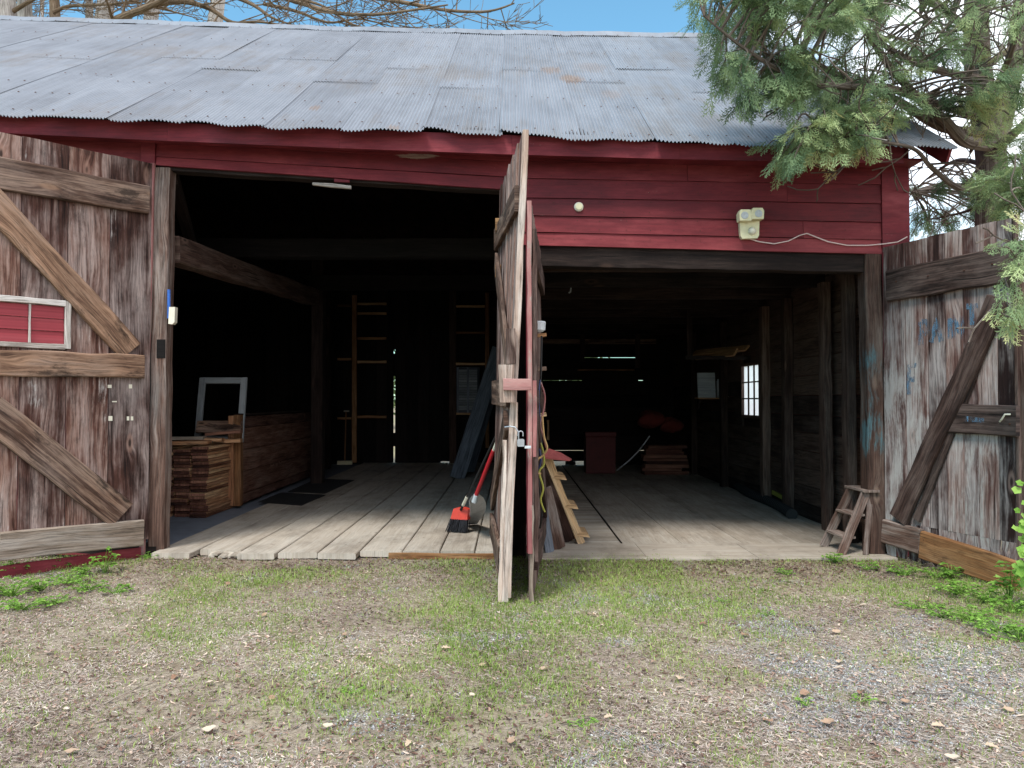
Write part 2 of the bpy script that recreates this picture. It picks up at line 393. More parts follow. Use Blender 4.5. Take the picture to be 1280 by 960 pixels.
# --- corrugated sheets
def roof_material():
    b = NB('weathered galvanised roofing'); uv = b.uv(); r = b.rnd(); o = b.geo()
    z = b.n('ShaderNodeCombineXYZ', {2: b.math('MULTIPLY', r, 33.)}).outputs[0]
    st = b.noise(b.vec(uv, (16, .7, 1), z), 1, 5, .65)
    bl = b.noise(b.vec(uv, (1.4, 1.1, 1), z), 1, 6, .7)
    f = b.math('ADD', b.math('MULTIPLY', st, .4), b.math('MULTIPLY', bl, .7))
    f = b.math('ADD', f, b.math('MULTIPLY', b.math('SUBTRACT', r, .5), .13))
    col = b.ramp(f, [(.28, c(102, 104, 110)), (.55, c(124, 128, 136)), (.82, c(140, 144, 152))])
    # rust blooms: a few patches with streaks running down the slope
    tn = b.noise(b.vec(o, (.5, .6, .6)), 1, 5, .7); ts = b.noise(b.vec(uv, (9, .9, 1), z), 1, 5, .7)
    tf = b.math('ADD', b.math('MULTIPLY', tn, .6), b.math('MULTIPLY', ts, .4))
    col = b.mix(b.math('MULTIPLY', b.mapr(tf, .48, .64), .5), col, c(112, 104, 98))
    rs = b.noise(b.vec(uv, (22, 1.6, 1), z), 1, 5, .75)
    for x_, y_, r_, am in ((715, 103, .22, .8), (688, 92, .22, .6), (765, 122, .2, .35), (492, 166, .10, .6), (395, 139, .10, .6), (740, 88, .3, .3)):
        p_ = roofpx(x_, y_); di = b.n('ShaderNodeVectorMath', {0: b.n('ShaderNodeVectorMath', {0: o, 1: tuple(p_)}, operation='SUBTRACT').outputs[0], 1: (1, .55, .55)}, operation='MULTIPLY').outputs[0]
        le = b.n('ShaderNodeVectorMath', {0: di}, operation='LENGTH').outputs['Value']
        rf = b.math('ADD', b.mapr(le, 0, r_*1.6, .5, 0), b.math('MULTIPLY', rs, .5))
        col = b.mix(b.math('MULTIPLY', b.mapr(rf, .50, .72), am), col, c(128, 108, 94))
    sp = b.noise(b.vec(uv, (28, 22, 1), z), 1, 4, .7)
    col = b.mix(b.math('MULTIPLY', b.mapr(sp, .64, .76), .35), col, c(90, 86, 84))
    ru = b.ramp(bl, [(.3, .6), (.7, .75)])
    return b.fin(col, ru, sp, .15, .003, metal=.1)
M['roof'] = roof_material()
PER, SUB, AMP = .0345, 6, .0092
def sheet(mb, x0, x1, t0, t1, off, rnd, eave=False):
    nx = int(round((x1-x0)/PER*SUB)); ny = 9; b0 = len(mb.v)
    ph = R(0, 9); lift = R(.004, .018); jl = R(-.009, .006)
    lo, hi = R(-.02, .02), R(-.02, .02)
    for j in range(ny+1):
        t = t0+(t1-t0)*j/ny
        for i in range(nx+1):
            x = x0+(x1-x0)*i/nx
            a = AMP*math.sin(2*math.pi*x/PER)
            u = i/nx
            tt = t
            o = off+a
            if eave and j < 3:
                k = (1-j/3.)**2
                o += k*(lift*math.sin(x*3.3+ph)+.006*math.sin(x*11+ph*2))
                if j == 0:
                    tt += jl+.005*math.sin(x*4+ph)+.003*math.sin(x*13+ph)+(.004 if abs(u-.5) > .44 and lo > 0 else 0)
            o += .004*math.sin(x*1.7+t*9+ph)
            mb.v.append(tuple(roofP(x, tt, o)))
    LS = 6.2
    for j in range(ny):
        for i in range(nx):
            a = b0+j*(nx+1)+i
            g = lambda ii, jj: ((x0+(x1-x0)*ii/nx), (t0+(t1-t0)*jj/ny)*LS)
            mb.face((a, a+1, a+nx+2, a+nx+1), [g(i, j), g(i+1, j), g(i+1, j+1), g(i, j+1)], rnd)
mb = MB(); nail = mb; SW = PER*21
xs = P(526, 168, DE).x-SW*12; k = 0
laps = [.53, .34, .46, .31, .50, .41]
while xs < RX1-.05:
    x1 = min(xs+SW+PER*.8, RX1); x0 = max(xs, RX0)
    if x1 > RX0+.1:
        lp = laps[(k+3) % 6]+R(-.015, .015); oo = .034+.007*(k % 2)
        sheet(mb, x0, x1, 0, lp+.012, oo, random.random(), True)
        sheet(mb, x0, x1, lp, 1.0, oo+.006, random.random())
        # lap screws
        for tt in (.03, lp+.01, lp*.5, (1+lp)/2, .97):
            for q in range(0, 21, 5):
                x = (math.floor(x0/PER)+q+.25)*PER
                if x0 < x < x1:
                    p = roofP(x, tt, oo+AMP+(.015 if tt > lp else .003))
                    b = nail.add([p+V((dx, 0, 0))+V((0, dy, dy*.65)) for dx, dy in ((-.009, -.008), (.009, -.008), (.009, .008), (-.009, .008))])
                    b2 = nail.add([p+V((0, -.004, .006))])
                    for a in range(4): nail.face((b+a, b+(a+1) % 4, b2), [(0, 0)]*3, .5, 1)
    xs += SW; k += 1
roof = mb.build('roof', [M['roof'], M['rust']], barn, smooth=True)
# ridge cap
mb = MB(); n = 60
for i in range(n+1):
    x = RX0+(RX1-RX0)*i/n; o = .055+.006*math.sin(x*5.1)+.004*math.sin(x*13.)
    a = roofP(x, .968+.003*math.sin(x*7), o); q = roofP(x, 1.0, o+.035)
    mb.v += [tuple(a), tuple(q), (q.x, q.y+.02, q.z), (a.x, 2*YR-a.y, a.z)]
for i in range(n):
    for j in range(3):
        a = i*4+j
        mb.face((a, a+4, a+5, a+1), [(i*.2, j*.1), (i*.2+.2, j*.1), (i*.2+.2, j*.1+.1), (i*.2, j*.1+.1)], (i//9)*.37 % 1)
mb.build('ridge_cap', M['roof'], roof)
# deck below the sheets and the rear slope
mb = MB(); n = 24
for i in range(n):
    xa, xb = RX0+.02+(RX1-RX0-.05)*i/n, RX0+.02+(RX1-RX0-.05)*(i+1)/n
    for t0, t1, rear in ((.03, .998, 0), (0, 1, 1)):
        pts = []
        for x, t, o in ((xa, t0, .018), (xb, t0, .018), (xb, t1, .018), (xa, t1, .018), (xa, t0, -.012), (xb, t0, -.012), (xb, t1, -.012), (xa, t1, -.012)):
            if rear:
                z = ridgeZ(x)+(3.85-ridgeZ(x))*t
                pts.append(V((x, YR+(YB-YR)*t+.002, z+o)))
            else: pts.append(roofP(x, t, o))
        b = mb.add(pts)
        for f in ((0, 1, 2, 3), (7, 6, 5, 4), (0, 4, 5, 1), (1, 5, 6, 2), (2, 6, 7, 3), (3, 7, 4, 0)):
            mb.face(tuple(b+q for q in f), [(0, 0), (1, 0), (1, 1), (0, 1)], .3)
mb.build('roof_deck', M['dim'], barn)
mb = MB()
for q in (0, 1):   # rake boards at the right gable
    x = RX1-.03
    a, e = (roofP(x, 0.005, -.07), roofP(x, 1, -.07)) if q == 0 else (V((x, YR, ridgeZ(x)-.07)), V((x, YB, 3.78)))
    board(mb, a, e, .15, .025, (0, 0, 1), seg=14)
mb.build('rake_board', M['red_trim'], barn)
# --- fascia
DF = 7.12; mb = MB()
fa = [(-420, 146, 0), (0, 166, 0), (210, 176, 0), (425, 185, 0), (640, 193, 0), (850, 199, 0), (1130, 204, 0)]
fp = [(x, y) for x, y, _ in fa]
for (xa, ya), (xb, yb) in zip(fp, fp[1:]):
    A, B = P(xa, ya, DF), P(xb, yb, DF)
    ha, hb = eaveZ(A.x)+.058-A.z, eaveZ(B.x)+.058-B.z
    pa = V((A.x, A.y, A.z)); pb = V((B.x-.002, B.y, B.z))
    prism(mb, [pa, pb, pb+V((0, 0, hb)), pa+V((0, 0, ha))], (0, .028, 0), R(.3, .7))
mb.build('fascia', M['red_trim'], barn)
# soffit behind the fascia
mb = MB()
for i in range(20):
    xa, xb = RX0+.1+(3.75-RX0)*i/20, RX0+.1+(3.75-RX0)*(i+1)/20
    for q in (0,):
        za, zb = eaveZ(xa)-.06, eaveZ(xb)-.06
        prism(mb, [(xa, DF-7.4+.03, za), (xb, DF-7.4+.03, zb), (xb, DF-7.4+.03, zb+.02), (xa, DF-7.4+.03, za+.02)], (0, .36, 0), .4)
mb.build('soffit', M['red_trim'], barn)

# --- front siding (clapboards, each a tilted board)
YW = 0.0
def clap(mb, x0, x1, zl, zr, hl, hr, rnd=None):
    """one clapboard: bottom edge from (x0,zl) to (x1,zr), bottom lip proud of the top"""
    rnd = random.random() if rnd is None else rnd
    n = max(2, int((x1-x0)/.35)); b = len(mb.v); ou, ov = R(0, 20), R(0, 20)
    for i in range(n+1):
        s = i/n; x = x0+(x1-x0)*s; z = zl+(zr-zl)*s+R(-.002, .002); h = hl+(hr-hl)*s
        w = R(-.002, .002)
        for y, zz in ((YW-.021+w, z), (YW-.006+w, z+h), (YW+.012, z+h), (YW+.012, z)):
            mb.v.append((x, y, zz))
    for i in range(n):
        for j in range(4):
            a = b+i*4+j; q = b+i*4+(j+1) % 4; u = (x1-x0)/n
            vv = (0, hl, hl+.02, hl+.03, hl*2)
            mb.face((a, a+4, q+4, q), [(ou+i*u, ov+vv[j]), (ou+i*u+u, ov+vv[j]), (ou+i*u+u, ov+vv[j+1]), (ou+i*u, ov+vv[j+1])], rnd)
    mb.face((b+3, b+2, b+1, b), [(ou, ov)]*4, rnd); e = b+n*4
    mb.face((e, e+1, e+2, e+3), [(ou, ov)]*4, rnd)
def wx(px): return (px-640)/F*7.4
def wz(py, D=7.4): return P(640, py, D).z
mb = MB()
# right bay: edges of the boards in the photo (left y, right y)
ed = [(306, 318), (289.5, 300), (269, 278), (247, 255), (223, 231), (202, 208), (185, 190), (165, 172)]
for i in range(len(ed)-1):
    zl, zr = wz(ed[i][0]), wz(ed[i][1]); hl, hr = wz(ed[i+1][0])-zl-.003, wz(ed[i+1][1])-zr-.003
    xa, xb = wx(640), wx(1103)-.003
    sp = {1: 1005, 3: 985, 4: 860, 5: 930}.get(i)
    if sp:
        k = (wx(sp)-xa)/(xb-xa); zm = zl+(zr-zl)*k; hm = hl+(hr-hl)*k
        clap(mb, xa, wx(sp)-.0015, zl, zm, hl, hm); clap(mb, wx(sp)+.0015, xb, zm, zr, hm, hr)
    else: clap(mb, xa, xb, zl, zr, hl, hr)
# left bay: two wide boards over the opening and the eave board
ed = [(207, 238), (196, 222), (178, 203), (158, 185), (140, 165)]
for i in range(len(ed)-1):
    zl, zr = wz(ed[i][0]), wz(ed[i][1]); hl, hr = wz(ed[i+1][0])-zl-.003, wz(ed[i+1][1])-zr-.003
    clap(mb, wx(193)+.002, wx(640)-.002, zl, zr, hl, hr)
# wall left of the bay
z = .0; i = 0
while z < 4.0:
    h = .19
    clap(mb, -7.6, wx(176), z+.12, z, h-.003, h-.003); z += h
for q in range(150):   # nail heads
    x = wx(660)+(q % 15)*.235+R(-.02, .02); zz = wz(300-(q//15)*11.5)+R(-.006, .006)
    if x > wx(1096): continue
    b = mb.add([(x+.005*math.cos(a), -.0225, zz+.005*math.sin(a)) for a in np.linspace(0, 6.28, 7)[:6]])
    mb.face(tuple(b+i for i in range(6)), [(0, 0)]*6, .5, 1)
mb.build('siding', [M['red'], M['rust']], barn)
mb = MB()
prism(mb, [(wx(1103), YW-.034, 2.9), (wx(1137), YW-.034, 2.9), (wx(1137), YW-.034, 4.0), (wx(1103), YW-.034, 4.0)], (0, .03, 0), .45)
mb.build('corner_board', M['red_trim'], barn); mb = MB()
prism(mb, [(wx(1112), YW-.030, 0), (wx(1137), YW-.030, 0), (wx(1137), YW-.030, 2.898), (wx(1112), YW-.030, 2.898)], (0, .03, 0), .55)
mb.build('corner_board', M['red_trim'], barn); mb = MB()
prism(mb, [(wx(175), YW-.032, wz(204)), (wx(192.5), YW-.032, wz(205)), (wx(192.5), YW-.032, wz(150)), (wx(175), YW-.032, wz(148))], (0, .03, 0), .6)
mb.build('corner_board', M['red_trim'], barn)
# red strip beside the left post
mb = MB()
board(mb, (wx(182.5), -.045, 0.0), (wx(190), -.045, wz(206)), .055, .03, (1, 0, 0), .7)
mb.build('door_jamb', M['red_pale'], barn)
mb = MB()   # head pieces over the openings
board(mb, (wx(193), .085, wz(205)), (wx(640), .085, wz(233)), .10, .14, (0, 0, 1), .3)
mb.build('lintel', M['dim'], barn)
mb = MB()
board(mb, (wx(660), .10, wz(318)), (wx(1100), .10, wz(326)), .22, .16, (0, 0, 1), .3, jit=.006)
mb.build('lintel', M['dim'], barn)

# --- posts
mb = MB(); board(mb, (wx(196.5), .06, -.02), (wx(200), .06, wz(210)), .155, .16, (1, 0, 0), .55, jit=.007, bev=.012)
post = mb.build('post', M['post'], barn)
mb = MB()
p = P(200.5, 436, 7.4-.02)
prism(mb, [(p.x-.035, p.y-.004, p.z-.09), (p.x+.045, p.y-.004, p.z-.09), (p.x+.045, p.y-.004, p.z+.09), (p.x-.035, p.y-.004, p.z+.09)], (0, .03, 0), .1)
mb.build('mortise_shade', M['dim2'], post)  # near-black block on the post face stands in for the hole's shade
mb = MB(); board(mb, (wx(1095), .07, -.02), (wx(1093), .07, wz(316)), .16, .18, (1, 0, 0), .4, jit=.008, bev=.014)
mb.build('post', M['post_teal'], barn)
mb = MB(); board(mb, (wx(1109), -.025, 0), (wx(1106.5), -.025, wz(316)), .05, .03, (1, 0, 0), .4)
mb.build('door_jamb', M['red_trim'], barn)
mb = MB(); board(mb, (.02, .10, -.02), (.04, .10, wz(250)), .24, .18, (1, 0, 0), .4, jit=.008, bev=.012)
mb.build('post', M['dim'], barn)
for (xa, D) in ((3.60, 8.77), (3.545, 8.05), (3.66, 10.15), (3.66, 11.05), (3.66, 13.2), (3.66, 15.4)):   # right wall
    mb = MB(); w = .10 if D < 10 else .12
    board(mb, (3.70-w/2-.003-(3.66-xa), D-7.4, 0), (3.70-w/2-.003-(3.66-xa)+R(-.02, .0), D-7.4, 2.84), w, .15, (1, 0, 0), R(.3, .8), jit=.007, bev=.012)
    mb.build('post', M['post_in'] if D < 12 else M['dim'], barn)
for x, D in ((-3.33, 13.2), (-4.02, 16.6), (.12, 13.2)):
    mb = MB(); board(mb, (x, D-7.4, 0), (x, D-7.4, 3.9), .2, .2, (1, 0, 0), .4, bev=.012); mb.build('post', M['dim'], barn)
# --- beams
mb = MB(); a = P(212, 311, 7.62); b_ = P(392, 372, 13.1)
board(mb, a, b_, .27, .2, (0, 0, 1), .6, jit=.012, bev=.015); mb.build('beam', M['post_in'], barn)
mb = MB(); board(mb, P(216, 222, 7.6), P(243, 318, 9.2), .13, .1, (0, 0, 1), .5); mb.build('beam', M['dim'], barn)
for D, z in ((9.9, 3.45), (13.1, 3.5)):
    mb = MB(); board(mb, (-7.4, D-7.4, z), (.0, D-7.4, z), .24, .2, (0, 0, 1), .3); mb.build('beam', M['dim2'], barn)
# loft over the right bay and its joists
mb = MB()
for i in range(34):
    y = .2+i*.295
    box(mb, .15, 3.72, y, y+.288, 3.02, 3.045, axis='x')
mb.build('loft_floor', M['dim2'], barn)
for i in range(9):
    y = .55+i*1.1
    mb = MB(); box(mb, .15, 3.7, y, y+.09, 2.84, 3.017, axis='x', jit=.004); mb.build('joist', M['dim'], barn)

# --- walls
mb = MB()   # right wall, seen from inside: horizontal boards with open joints, a window hole
WINY0, WINY1, WINZ0, WINZ1 = 4.02, 4.96, wz(523, 11.9), wz(453, 11.9)
z = .0
while z < 3.6:
    h = R(.2, .25); zz = z+h-.006
    if z < WINZ1 and zz > WINZ0:
        box(mb, 3.70, 3.725, .02, WINY0, z, zz, axis='y', jit=.003); box(mb, 3.70, 3.725, WINY1, 10.2, z, zz, axis='y', jit=.003)
    else: box(mb, 3.70, 3.725, .02, 10.2, z, zz, axis='y', jit=.003)
    z += h
box(mb, 3.728, 3.742, WINY0-.12, WINY1+.56, WINZ0-.26, WINZ0-.002, axis='y'); box(mb, 3.728, 3.742, WINY0-.12, WINY1+.56, WINZ1+.002, WINZ1+.26, axis='y')
box(mb, 3.728, 3.742, WINY1+.004, WINY1+.56, WINZ0, WINZ1, axis='y')
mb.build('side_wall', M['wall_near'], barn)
mb = MB()   # its outside skin
z = .12
HOLE = (P(952, 625, 10.9).y, P(965, 625, 10.9).y)
while z < 6.3:
    h = .2; za = z; zb = z+h-.002
    def ylim(zq):   # gable slope
        if zq < 3.75: return (.0, 10.2)
        k = (zq-3.75)/(ridgeZ(3.8)-3.80); return (max(0, YE+(YR-YE)*k+.06), min(10.2, YB-(YB-YR)*k-.06))
    ya, yb = ylim(zb)
    if yb-ya > .2:
        segs = [(ya, yb)]
        if za < WINZ1 and zb > WINZ0: segs = [(ya, WINY0-.1), (WINY1+.5, yb)]
        for s0, s1 in segs: box(mb, 3.765, 3.785, s0, s1, za, zb, axis='y')
    z += h
mb.build('gable_siding', M['red'], barn)
mb = MB()   # inner lining of the gable above the loft
prism(mb, [(3.735, .02, 3.4), (3.735, 10.2, 3.4), (3.735, 10.2, 3.75), (3.735, YR, ridgeZ(3.7)-.12), (3.735, .02, 3.7)], (.015, 0, 0), .4)
mb.build('gable_lining', M['dim2'], barn)
# window in the right wall
wf = MB()
for y0, y1, z0, z1 in ((WINY0, WINY0+.05, WINZ0, WINZ1), (WINY1-.05, WINY1, WINZ0, WINZ1), (WINY0+.052, WINY1-.052, WINZ0, WINZ0+.05), (WINY0+.052, WINY1-.052, WINZ1-.05, WINZ1)):
    box(wf, 3.675, 3.735, y0, y1, z0, z1, axis='z' if z1-z0 > .3 else 'y')
win = wf.build('window', M['rail_dark'], barn)
mu = MB()
for q in (1, 2):
    y = WINY0+.05+(WINY1-WINY0-.1)*q/3; box(mu, 3.69, 3.712, y-.013, y+.013, WINZ0+.05, WINZ1-.05, axis='z')
    zz = WINZ0+.05+(WINZ1-WINZ0-.1)*q/3; box(mu, 3.6865, 3.6895, WINY0+.05, WINY1-.05, zz-.011, zz+.011, axis='y')
mu.build('muntin', M['dim'], win)
g = NB('daylight white window glass'); tr = g.n('ShaderNodeBsdfTransparent', {0: (.9, .93, .95, 1)}); tl = g.n('ShaderNodeBsdfTranslucent', {0: (.9, .92, .95, 1)})  # white translucent tint makes the panes read as blown-out daylight
mx = g.n('ShaderNodeMixShader', {0: .7, 1: tr.outputs[0], 2: tl.outputs[0]}); g.link(mx.outputs[0], g.out.inputs[0]); M['glass'] = g.mat
mb = MB(); prism(mb, [(3.716, WINY0+.04, WINZ0+.04), (3.716, WINY1-.04, WINZ0+.04), (3.716, WINY1-.04, WINZ1-.04), (3.716, WINY0+.04, WINZ1-.04)], (.004, 0, 0))
mb.build('pane', M['glass'], win)
# rear wall: vertical boards on the left bay, a few open joints
mb = MB(); x = -7.75; XG = P(493, 520, 17.6).x
def rboard(x0, x1, z0, z1, y=10.2): box(mb, x0, x1, y-.012, y+.012, z0, z1, axis='z')
while x < XG-.02:
    w = min(R(.2, .3), XG-.018-x); rboard(x, x+w-.001, .0, 4.1); x += w
x = XG+.018
while x < .1:
    w = R(.2, .3); rboard(x, min(x+w-.001, .1), 0.0 if not -1.75 < x < -1.5 else .10, 4.1); x += w
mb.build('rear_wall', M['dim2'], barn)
mb = MB()   # cover strips that leave only parts of the open joint clear
for y0, y1 in ((200, 437), (442, 470), (541, 558)):
    box(mb, XG-.04, XG+.04, 10.215, 10.235, wz(y1, 17.6), wz(y0, 17.6), axis='z')
for x in np.arange(-7.2, .1, .25):
    if abs(x-XG) > .2: box(mb, x, x+.23, 10.24, 10.26, .14, 4.1, axis='z')
mb.build('batten', M['dim2'], barn)
mb = MB(); z = .0   # rear of the right bay: horizontal boards, open joints at some heights
gaps = {0: .012, 3: .0, 7: .012, 8: .0, 9: .014}
lev = [.0, .10]+[wz(y, 17.6) for y in (563, 545, 526, 510, 494, 475.5, 462, 447, 425, 400, 375, 350)]+[3.4, 3.75, 4.1]
opens = {wz(475.5, 17.6): ((.7, 1.6), (2.9, 3.0)), wz(447, 17.6): ((1.65, 2.9),), wz(563, 17.6): ((.9, 1.75), (2.9, 3.5)), .10: ((.75, 1.25), (1.4, 1.75))}
for z0, z1 in zip(lev, lev[1:]):
    if z0 == .0:
        for x0, x1 in ((.14, .95), (1.22, 1.45), (1.72, 3.79)): box(mb, x0, x1, 10.19, 10.215, z0, z1)
        continue
    box(mb, .14, 3.79, 10.19, 10.215, z0+.004, z1-.004)
    op = opens.get(z0, ())
    x = .14
    for a, e in list(op)+[(3.79, 3.79)]:
        if a > x: box(mb, x, a, 10.225, 10.24, z0-.03, z0+.03)
        x = e
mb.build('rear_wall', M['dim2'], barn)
mb = MB()
prism(mb, [(-7.62, .0, 3.6), (-7.62, 10.4, 3.6), (-7.62, 10.4, 3.82), (-7.62, YR, ridgeZ(-7.6)-.06), (-7.62, .0, eaveZ(-7.6)+.15)], (-.03, 0, 0), .4); mb.build('gable_siding', M['red'], barn)
mb = MB(); box(mb, -7.6, -7.57, .02, 10.2, 0, 4.1, axis='y'); mb.build('side_wall', M['dim2'], barn)
mb = MB()   # outside boards left of the bay, inside face
box(mb, -7.56, wx(182), .03, .05, 0, 3.98); mb.build('front_lining', M['dim2'], barn)
mb = MB(); x = .24
while x < 10.2:
    w = R(.22, .32); box(mb, .10, .125, x, min(x+w-.004, 10.18), .0, min(4.6, 3.9+.6*(x-YE), 3.85+.4*(10.4-x)), axis='z'); x += w
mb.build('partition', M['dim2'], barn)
# --- floors
sx = [-3.39]+[wx(p) for p in (250, 306, 354, 403, 452, 505, 551, 594, 638)]
mb = MB()
for i, (a, b_) in enumerate(zip(sx, sx[1:])):
    f = R(-.22, -.12) if i < 5 else R(-.10, -.07)
    if i == 1: f = -.02
    cx = (a+b_)/2
    board(mb, (cx, f, .042), (cx, 10.18, .042), b_-a-.012, .056, (1, 0, 0), R(.3, .8), seg=26, jit=.003, bev=.008, rot0=.04 if i < 3 else 0, skew0=R(-.04, .04))
mb.build('floor_plank', M['floor'], barn)
for i in range(16):
    mb = MB()
    x = R(-3.1, -2.3); y = R(-.19, -.1)
    board(mb, (x, y, .03+R(-.01, .02)), (x+R(-.03, .03), y+R(.08, .2), .045), R(.03, .07), .02, (1, 0, 0), seg=2, jit=.006)
    mb.build('floor_splinter', M['floor_dirty'], barn)
mb = MB(); board(mb, (wx(489), -.115, .028), (wx(622), -.115, .028), .055, .03, (0, 0, 1), .6); mb.build('floor_edge', M['rail_orange'], barn)
mb = MB(); prism(mb, [(-7.5, .06, .012), (-3.40, .06, .012), (-3.40, 10.18, .012), (-7.5, 10.18, .012)], (0, 0, .02), .4)
mb.build('side_floor', M['slab'], barn)
mb = MB()
for i, (a, b_) in enumerate(((.2, 1.26), (1.265, 2.3), (2.305, 3.6))):   # cross boards at the sill
    board(mb, (a, .17, .012), (b_, .17, .012), .73, .03, (0, 1, 0), R(.3, .7), jit=.002)
y = .565
while y < 10:   # narrow strip flooring by the partition
    box(mb, .14, 1.12, y, y+.072, -.004, .02, axis='x'); y += .075
x = 1.145
while x < 3.68:
    w = R(.55, .7); x1 = min(x+w-.005, 3.69)
    board(mb, ((x+x1)/2, .565, .006), ((x+x1)/2, 10.17, .006), x1-x, .028, (1, 0, 0), R(.3, .75), seg=20, jit=.001); x += w
mb.build('floor_plank', M['floor_dirty'], barn)
mb = MB(); board(mb, (1.132, .57, .024), (1.132, 10, .024), .018, .012, (1, 0, 0)); mb.build('floor_joint', M['dim2'], barn)
mb = MB(); box(mb, -7.5, -3.4, -.02, .03, -.05, .13, axis='x'); mb.build('sill', M['dim'], barn)
# --- framing on the rear wall of the left bay
YS = 9.95
def stud(px0, py0, px1, py1, w, D=17.35, t=.05, mat='stud'):
    mb = MB(); a, e = P(px0, py0, D), P(px1, py1, D)
    board(mb, a, e, w, t, (1, 0, 0) if abs(px1-px0) < abs(py1-py0) else (0, 0, 1), seg=4); mb.build('framing', M[mat], barn)
stud(443, 578, 443, 369, .10)
for y in (380, 392, 423, 452.5, 521): stud(447, y, 483, y, .055)
for y in (382, 449, 523): stud(422, y, 439, y, .05)
stud(609, 560, 609, 366, .09)
for y in (383, 416, 455, 517): stud(570, y, 606, y, .05)
stud(566, 579, 566, 340, .16, mat='dim'); stud(608, 386, 626, 386, .05, mat='dim')
# right bay rear framing, plus a painted light strip
stud(728, 452, 728, 402, .10, D=16.6, mat='dim'); stud(797, 460, 797, 402, .10, D=16.6, mat='dim')
stud(678, 427, 820, 427, .11, D=16.7, mat='rail'); stud(722, 462.5, 793, 462.5, .03, D=16.4, mat='stud')  # second one: pale strip painted in for daylight through a wall gap
stud(685, 550, 685, 525, .05, D=16.4)
# ============================================================ BARN DOORS
class Leaf:
    def __init__(s, H, d):
        s.H = V((H[0], H[1], 0)); s.d = V((d[0], d[1], 0)).normalized(); s.n = V((s.d.y, -s.d.x, 0))
        if s.n.dot(CAM-s.H) < 0: s.n = -s.n
    def W(s, u, z, n=0.): return s.H+s.d*u+s.n*n+V((0, 0, z))
    def px(s, x, y, n=0.):
        p = Pp(x, y, s.H+s.n*n, s.n); return ((p-s.H).dot(s.d), p.z)
    def plank(s, mb, a, b, w, t, n, **k):      # a, b: photo points of the centre line
        A, B = s.px(*a, n), s.px(*b, n)
        board(mb, s.W(A[0], A[1], n), s.W(B[0], B[1], n), w, t, s.W(0, 0, 0)-s.W(0, 0, 0)+s.n.cross(s.W(B[0], B[1])-s.W(A[0], A[1])), **k)
    def quadplank(s, mb, a0, a1, b0, b1, t, n, rnd=None, m=0):
        """a0/a1 lower/upper photo corners at one end, b0/b1 at the other"""
        q = [s.px(*p, n+t/2) for p in (a0, a1, b0, b1)]
        wa = math.dist(q[0], q[1]); wb = math.dist(q[2], q[3])
        A = ((q[0][0]+q[1][0])/2, (q[0][1]+q[1][1])/2); B = ((q[2][0]+q[3][0])/2, (q[2][1]+q[3][1])/2)
        dv = V((B[0]-A[0], B[1]-A[1])); up = V((-dv.y, dv.x)).normalized()
        w = abs((q[1][0]-q[0][0])*up.x+(q[1][1]-q[0][1])*up.y)
        wdir = s.d*up.x+V((0, 0, 1))*up.y
        board(mb, s.W(A[0], A[1], n), s.W(B[0], B[1], n), w, t, wdir, rnd=rnd, jit=.007, bev=.01, m=m)
def bolts(leaf, pts, n, parent, mat='rust', r=.008):
    for x, y in pts:
        mb = MB(); u, z = leaf.px(x, y, n); lathe(mb, leaf.W(u, z, n-.002), leaf.n, [(r, 0), (r, .004), (r*.6, .008)], 8)
        mb.build('bolt', M[mat], parent)
# ------------------------------------------------------------ left door
L = Leaf((wx(187), -.075), (-.686, -.727))
seam = [187, 135, 82, 23, -40]
mb = MB()
for a, e in zip(seam, seam[1:]):
    u0, u1 = L.px(a, 500)[0], L.px(e, 500)[0]; um = (u0+u1)/2
    px = (a+e)/2; top = L.px(px, 165+40*px/187)[1]+R(-.006, .006)
    board(mb, L.W(um, .16+R(0, .02), .0), L.W(um, top, 0), u1-u0-.006, .028, L.d, [.42, .66, .5, .72][seam.index(a) % 4], jit=.0025)
door = mb.build('barn_door', M['door'], barn)
door['label'] = 'weathered brown plank door leaf with white framed red panel'
mb = MB(); L.quadplank(mb, (0, 236), (0, 196), (187, 267), (187, 232), .06, .044, .5); mb.build('rail', M['rail'], door)
mb = MB(); L.quadplank(mb, (0, 470), (0, 437), (181, 474), (181, 442), .065, .047, .75); mb.build('rail', M['rail'], door)
mb = MB(); L.quadplank(mb, (0, 702), (0, 665), (180, 682), (180, 649), .06, .046, .6); mb.build('rail', M['rail_bottom'], door)
mb = MB(); L.quadplank(mb, (-60, 222), (-45, 185), (152, 438), (178, 438), .06, .044, .8); mb.build('brace', M['rail'], door)
mb = MB(); L.quadplank(mb, (-20, 535), (-8, 487), (135, 648), (170, 641), .06, .044, .55); mb.build('brace', M['rail'], door)
u1, z0 = L.px(-60, 735); mb = MB()
board(mb, L.W(0.03, L.px(178, 692)[1], -.01), L.W(1.64, L.px(178, 692)[1]-.005, -.01), .13, .02, (0, 0, 1), .4)
mb.build('kick_board', M['red_trim'], door)
